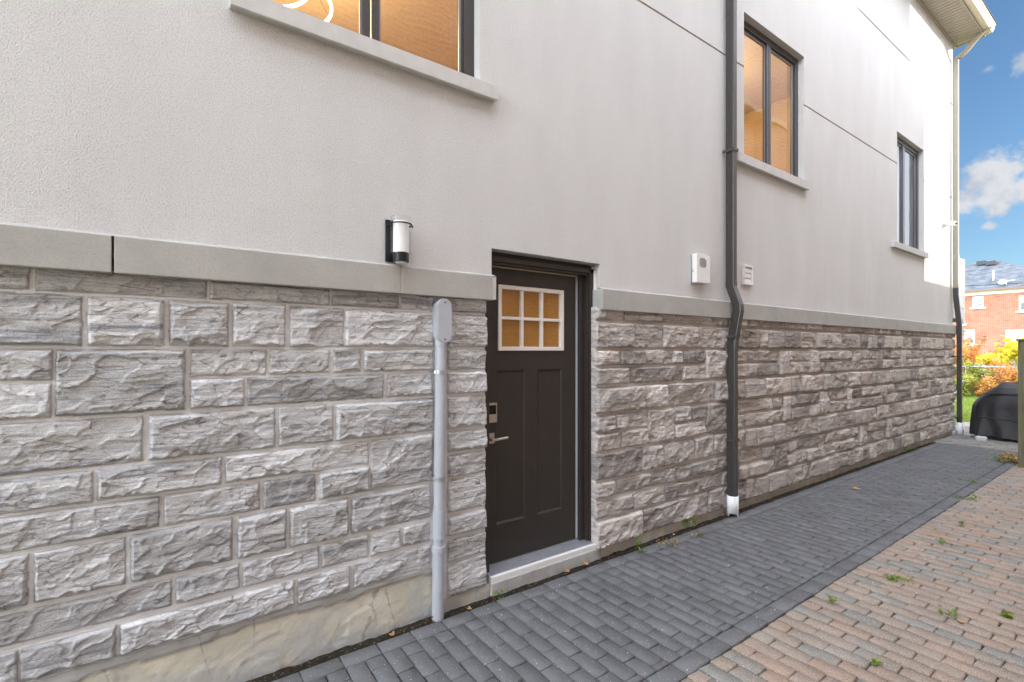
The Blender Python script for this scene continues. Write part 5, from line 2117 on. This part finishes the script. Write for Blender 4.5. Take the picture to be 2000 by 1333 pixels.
leaf((6.70, -.44, .004), .055, .5, "curled orange brown leaf lying alone on the far part of the dark path", M_DRYLEAF, seed=1)
leaf((4.36, -2.10, .004), .020, 2.5, "pale dry leaf beside the bright leaf cluster on the driveway", M_DRYLEAF, 3, seed=2)
leaf((3.95, -1.95, .004), .024, 1.2, "small cream leaf on the driveway near a grey brick", M_DRYLEAF, 3, seed=3)
leaf((2.42, -.055, .006), .028, .3, "brown curled leaf against the concrete door step", M_DRYLEAF, 5, .5, seed=4)
leaf((2.62, -.06, .010), .030, 1.9, "dark brown curled leaf at the right half of the door step", M_DRYLEAF, 5, .6, seed=5)
leaf((1.56, -.085, .004), .020, 1.0, "rusty leaf scrap right of the conduit foot", M_DRYLEAF, 4, .5, seed=6)
leaf((4.35, -.17, .004), .020, 2.0, "tiny red brown leaf beside the white boot", M_DRYLEAF, 4, .5, seed=7)
leaf((1.05, -.065, .002), .022, .7, "yellowed leaf in the dirt gap left of the conduit foot", M_DRYLEAF, 4, .5, seed=8)
leaf((5.35, -.50, .004), .018, .7, "small pale leaf on the dark path nearest the far wall", M_DRYLEAF, 4, .4, seed=9)

# litter in the gap along the wall
r = np.random.RandomState(9)
n = 1100
X = r.uniform(.2, 11.2, n)
P = np.stack([X, -.055 + r.normal(0, .016, n), .002 + np.abs(r.normal(0, .006, n))], 1)
V, Fq = leaf_cards(P, .014, r, .8)
tag(link_mesh("leaf_litter", np_mesh("leaf_litter", V, Fq, False, {'tint': np.repeat(r.rand(n), 4)}), M_LITTER), "fine dry leaf litter in the dirt gap along the wall", "litter", kind='stuff')
# white grit scattered over the paving
n = 420
P = np.stack([r.uniform(.4, 8, n), r.uniform(-2.6, -.1, n), np.full(n, .002)], 1)
s_ = r.uniform(.0012, .0034, n)[:, None, None]
tet = np.array([[-1, -1, 0], [1, -1, 0], [0, 1, 0], [0, 0, 1.2]])
V = (P[:, None, :] + tet[None] * s_).reshape(-1, 3)
Fq = (np.arange(n)[:, None, None] * 4 + np.array([[0, 1, 3], [1, 2, 3], [2, 0, 3]])[None]).reshape(-1, 3)
tag(link_mesh("grit", np_mesh("grit", V, Fq, False), M_WHITE), "white grit specks scattered over the paving", "grit", kind='stuff')

# ================================================================== the house next door (behind the camera: it shades the wall and shows in the panes)
NY = -3.6
NE = EYE + 5.89
NX = 14.70
nb = tag(empty("neighbour_house", (6, NY - 4, 0)), "tan brick house across the driveway, mirrored in the window panes", "house")
mb = MB()
mb.box(-6.0, NX, NY - 7, NY, -.1, NE)
mb.build("wall", M_NBRICK, nb)
mb = MB(); mb.box(NX + .001, 18.1, NY - 5, NY, -.1, EYE + 2.86); mb.build("rear_extension", M_NBRICK, nb)
mb = MB(); mb.box(-6.3, NX + .42, NY - 7.3, NY + .36, NE + .001, NE + .16, .01); mb.build("eave", M_FASCIA, nb)
mb = MB(); mb.box(12.25, 13.63, NY - .5, NY + .30, -.1, NE + 3.2); mb.box(12.18, 13.70, NY - .55, NY + .36, NE + 3.2, NE + 3.35); mb.build("chimney", M_NBRICK, nb)
mb = MB()
n1, n2, n3, n4 = (-6.3, NY + .36, NE + .161), (NX + .42, NY + .36, NE + .161), (NX + .42, NY - 7.3, NE + .161), (-6.3, NY - 7.3, NE + .161)
k1, k2 = (-2.5, NY - 3.5, NE + 1.2), (NX - 3.6, NY - 3.5, NE + 1.2)
mb.quad(n1, n2, k2, k1); mb.quad(n3, n4, k1, k2)
for tri in ((n2, n3, k2), (n4, n1, k1)): mb.bm.faces.new([mb.bm.verts.new(p) for p in tri])
mb.build("roof", M_ROOF, nb)
for (a, b, c, d) in ((2.8, 4.0, EYE + 2.2, EYE + 3.6), (-2.6, -1.2, EYE + 2.2, EYE + 3.6)):
    m1 = MB(); m1.box(a, b, NY + .002, NY + .05, c, d); wf = m1.build("window", M_WHITE, nb)
    m2 = MB(); m2.box(a + .08, b - .08, NY + .051, NY + .056, c + .08, d - .08); m2.build("pane", M_FARGLASS, wf)
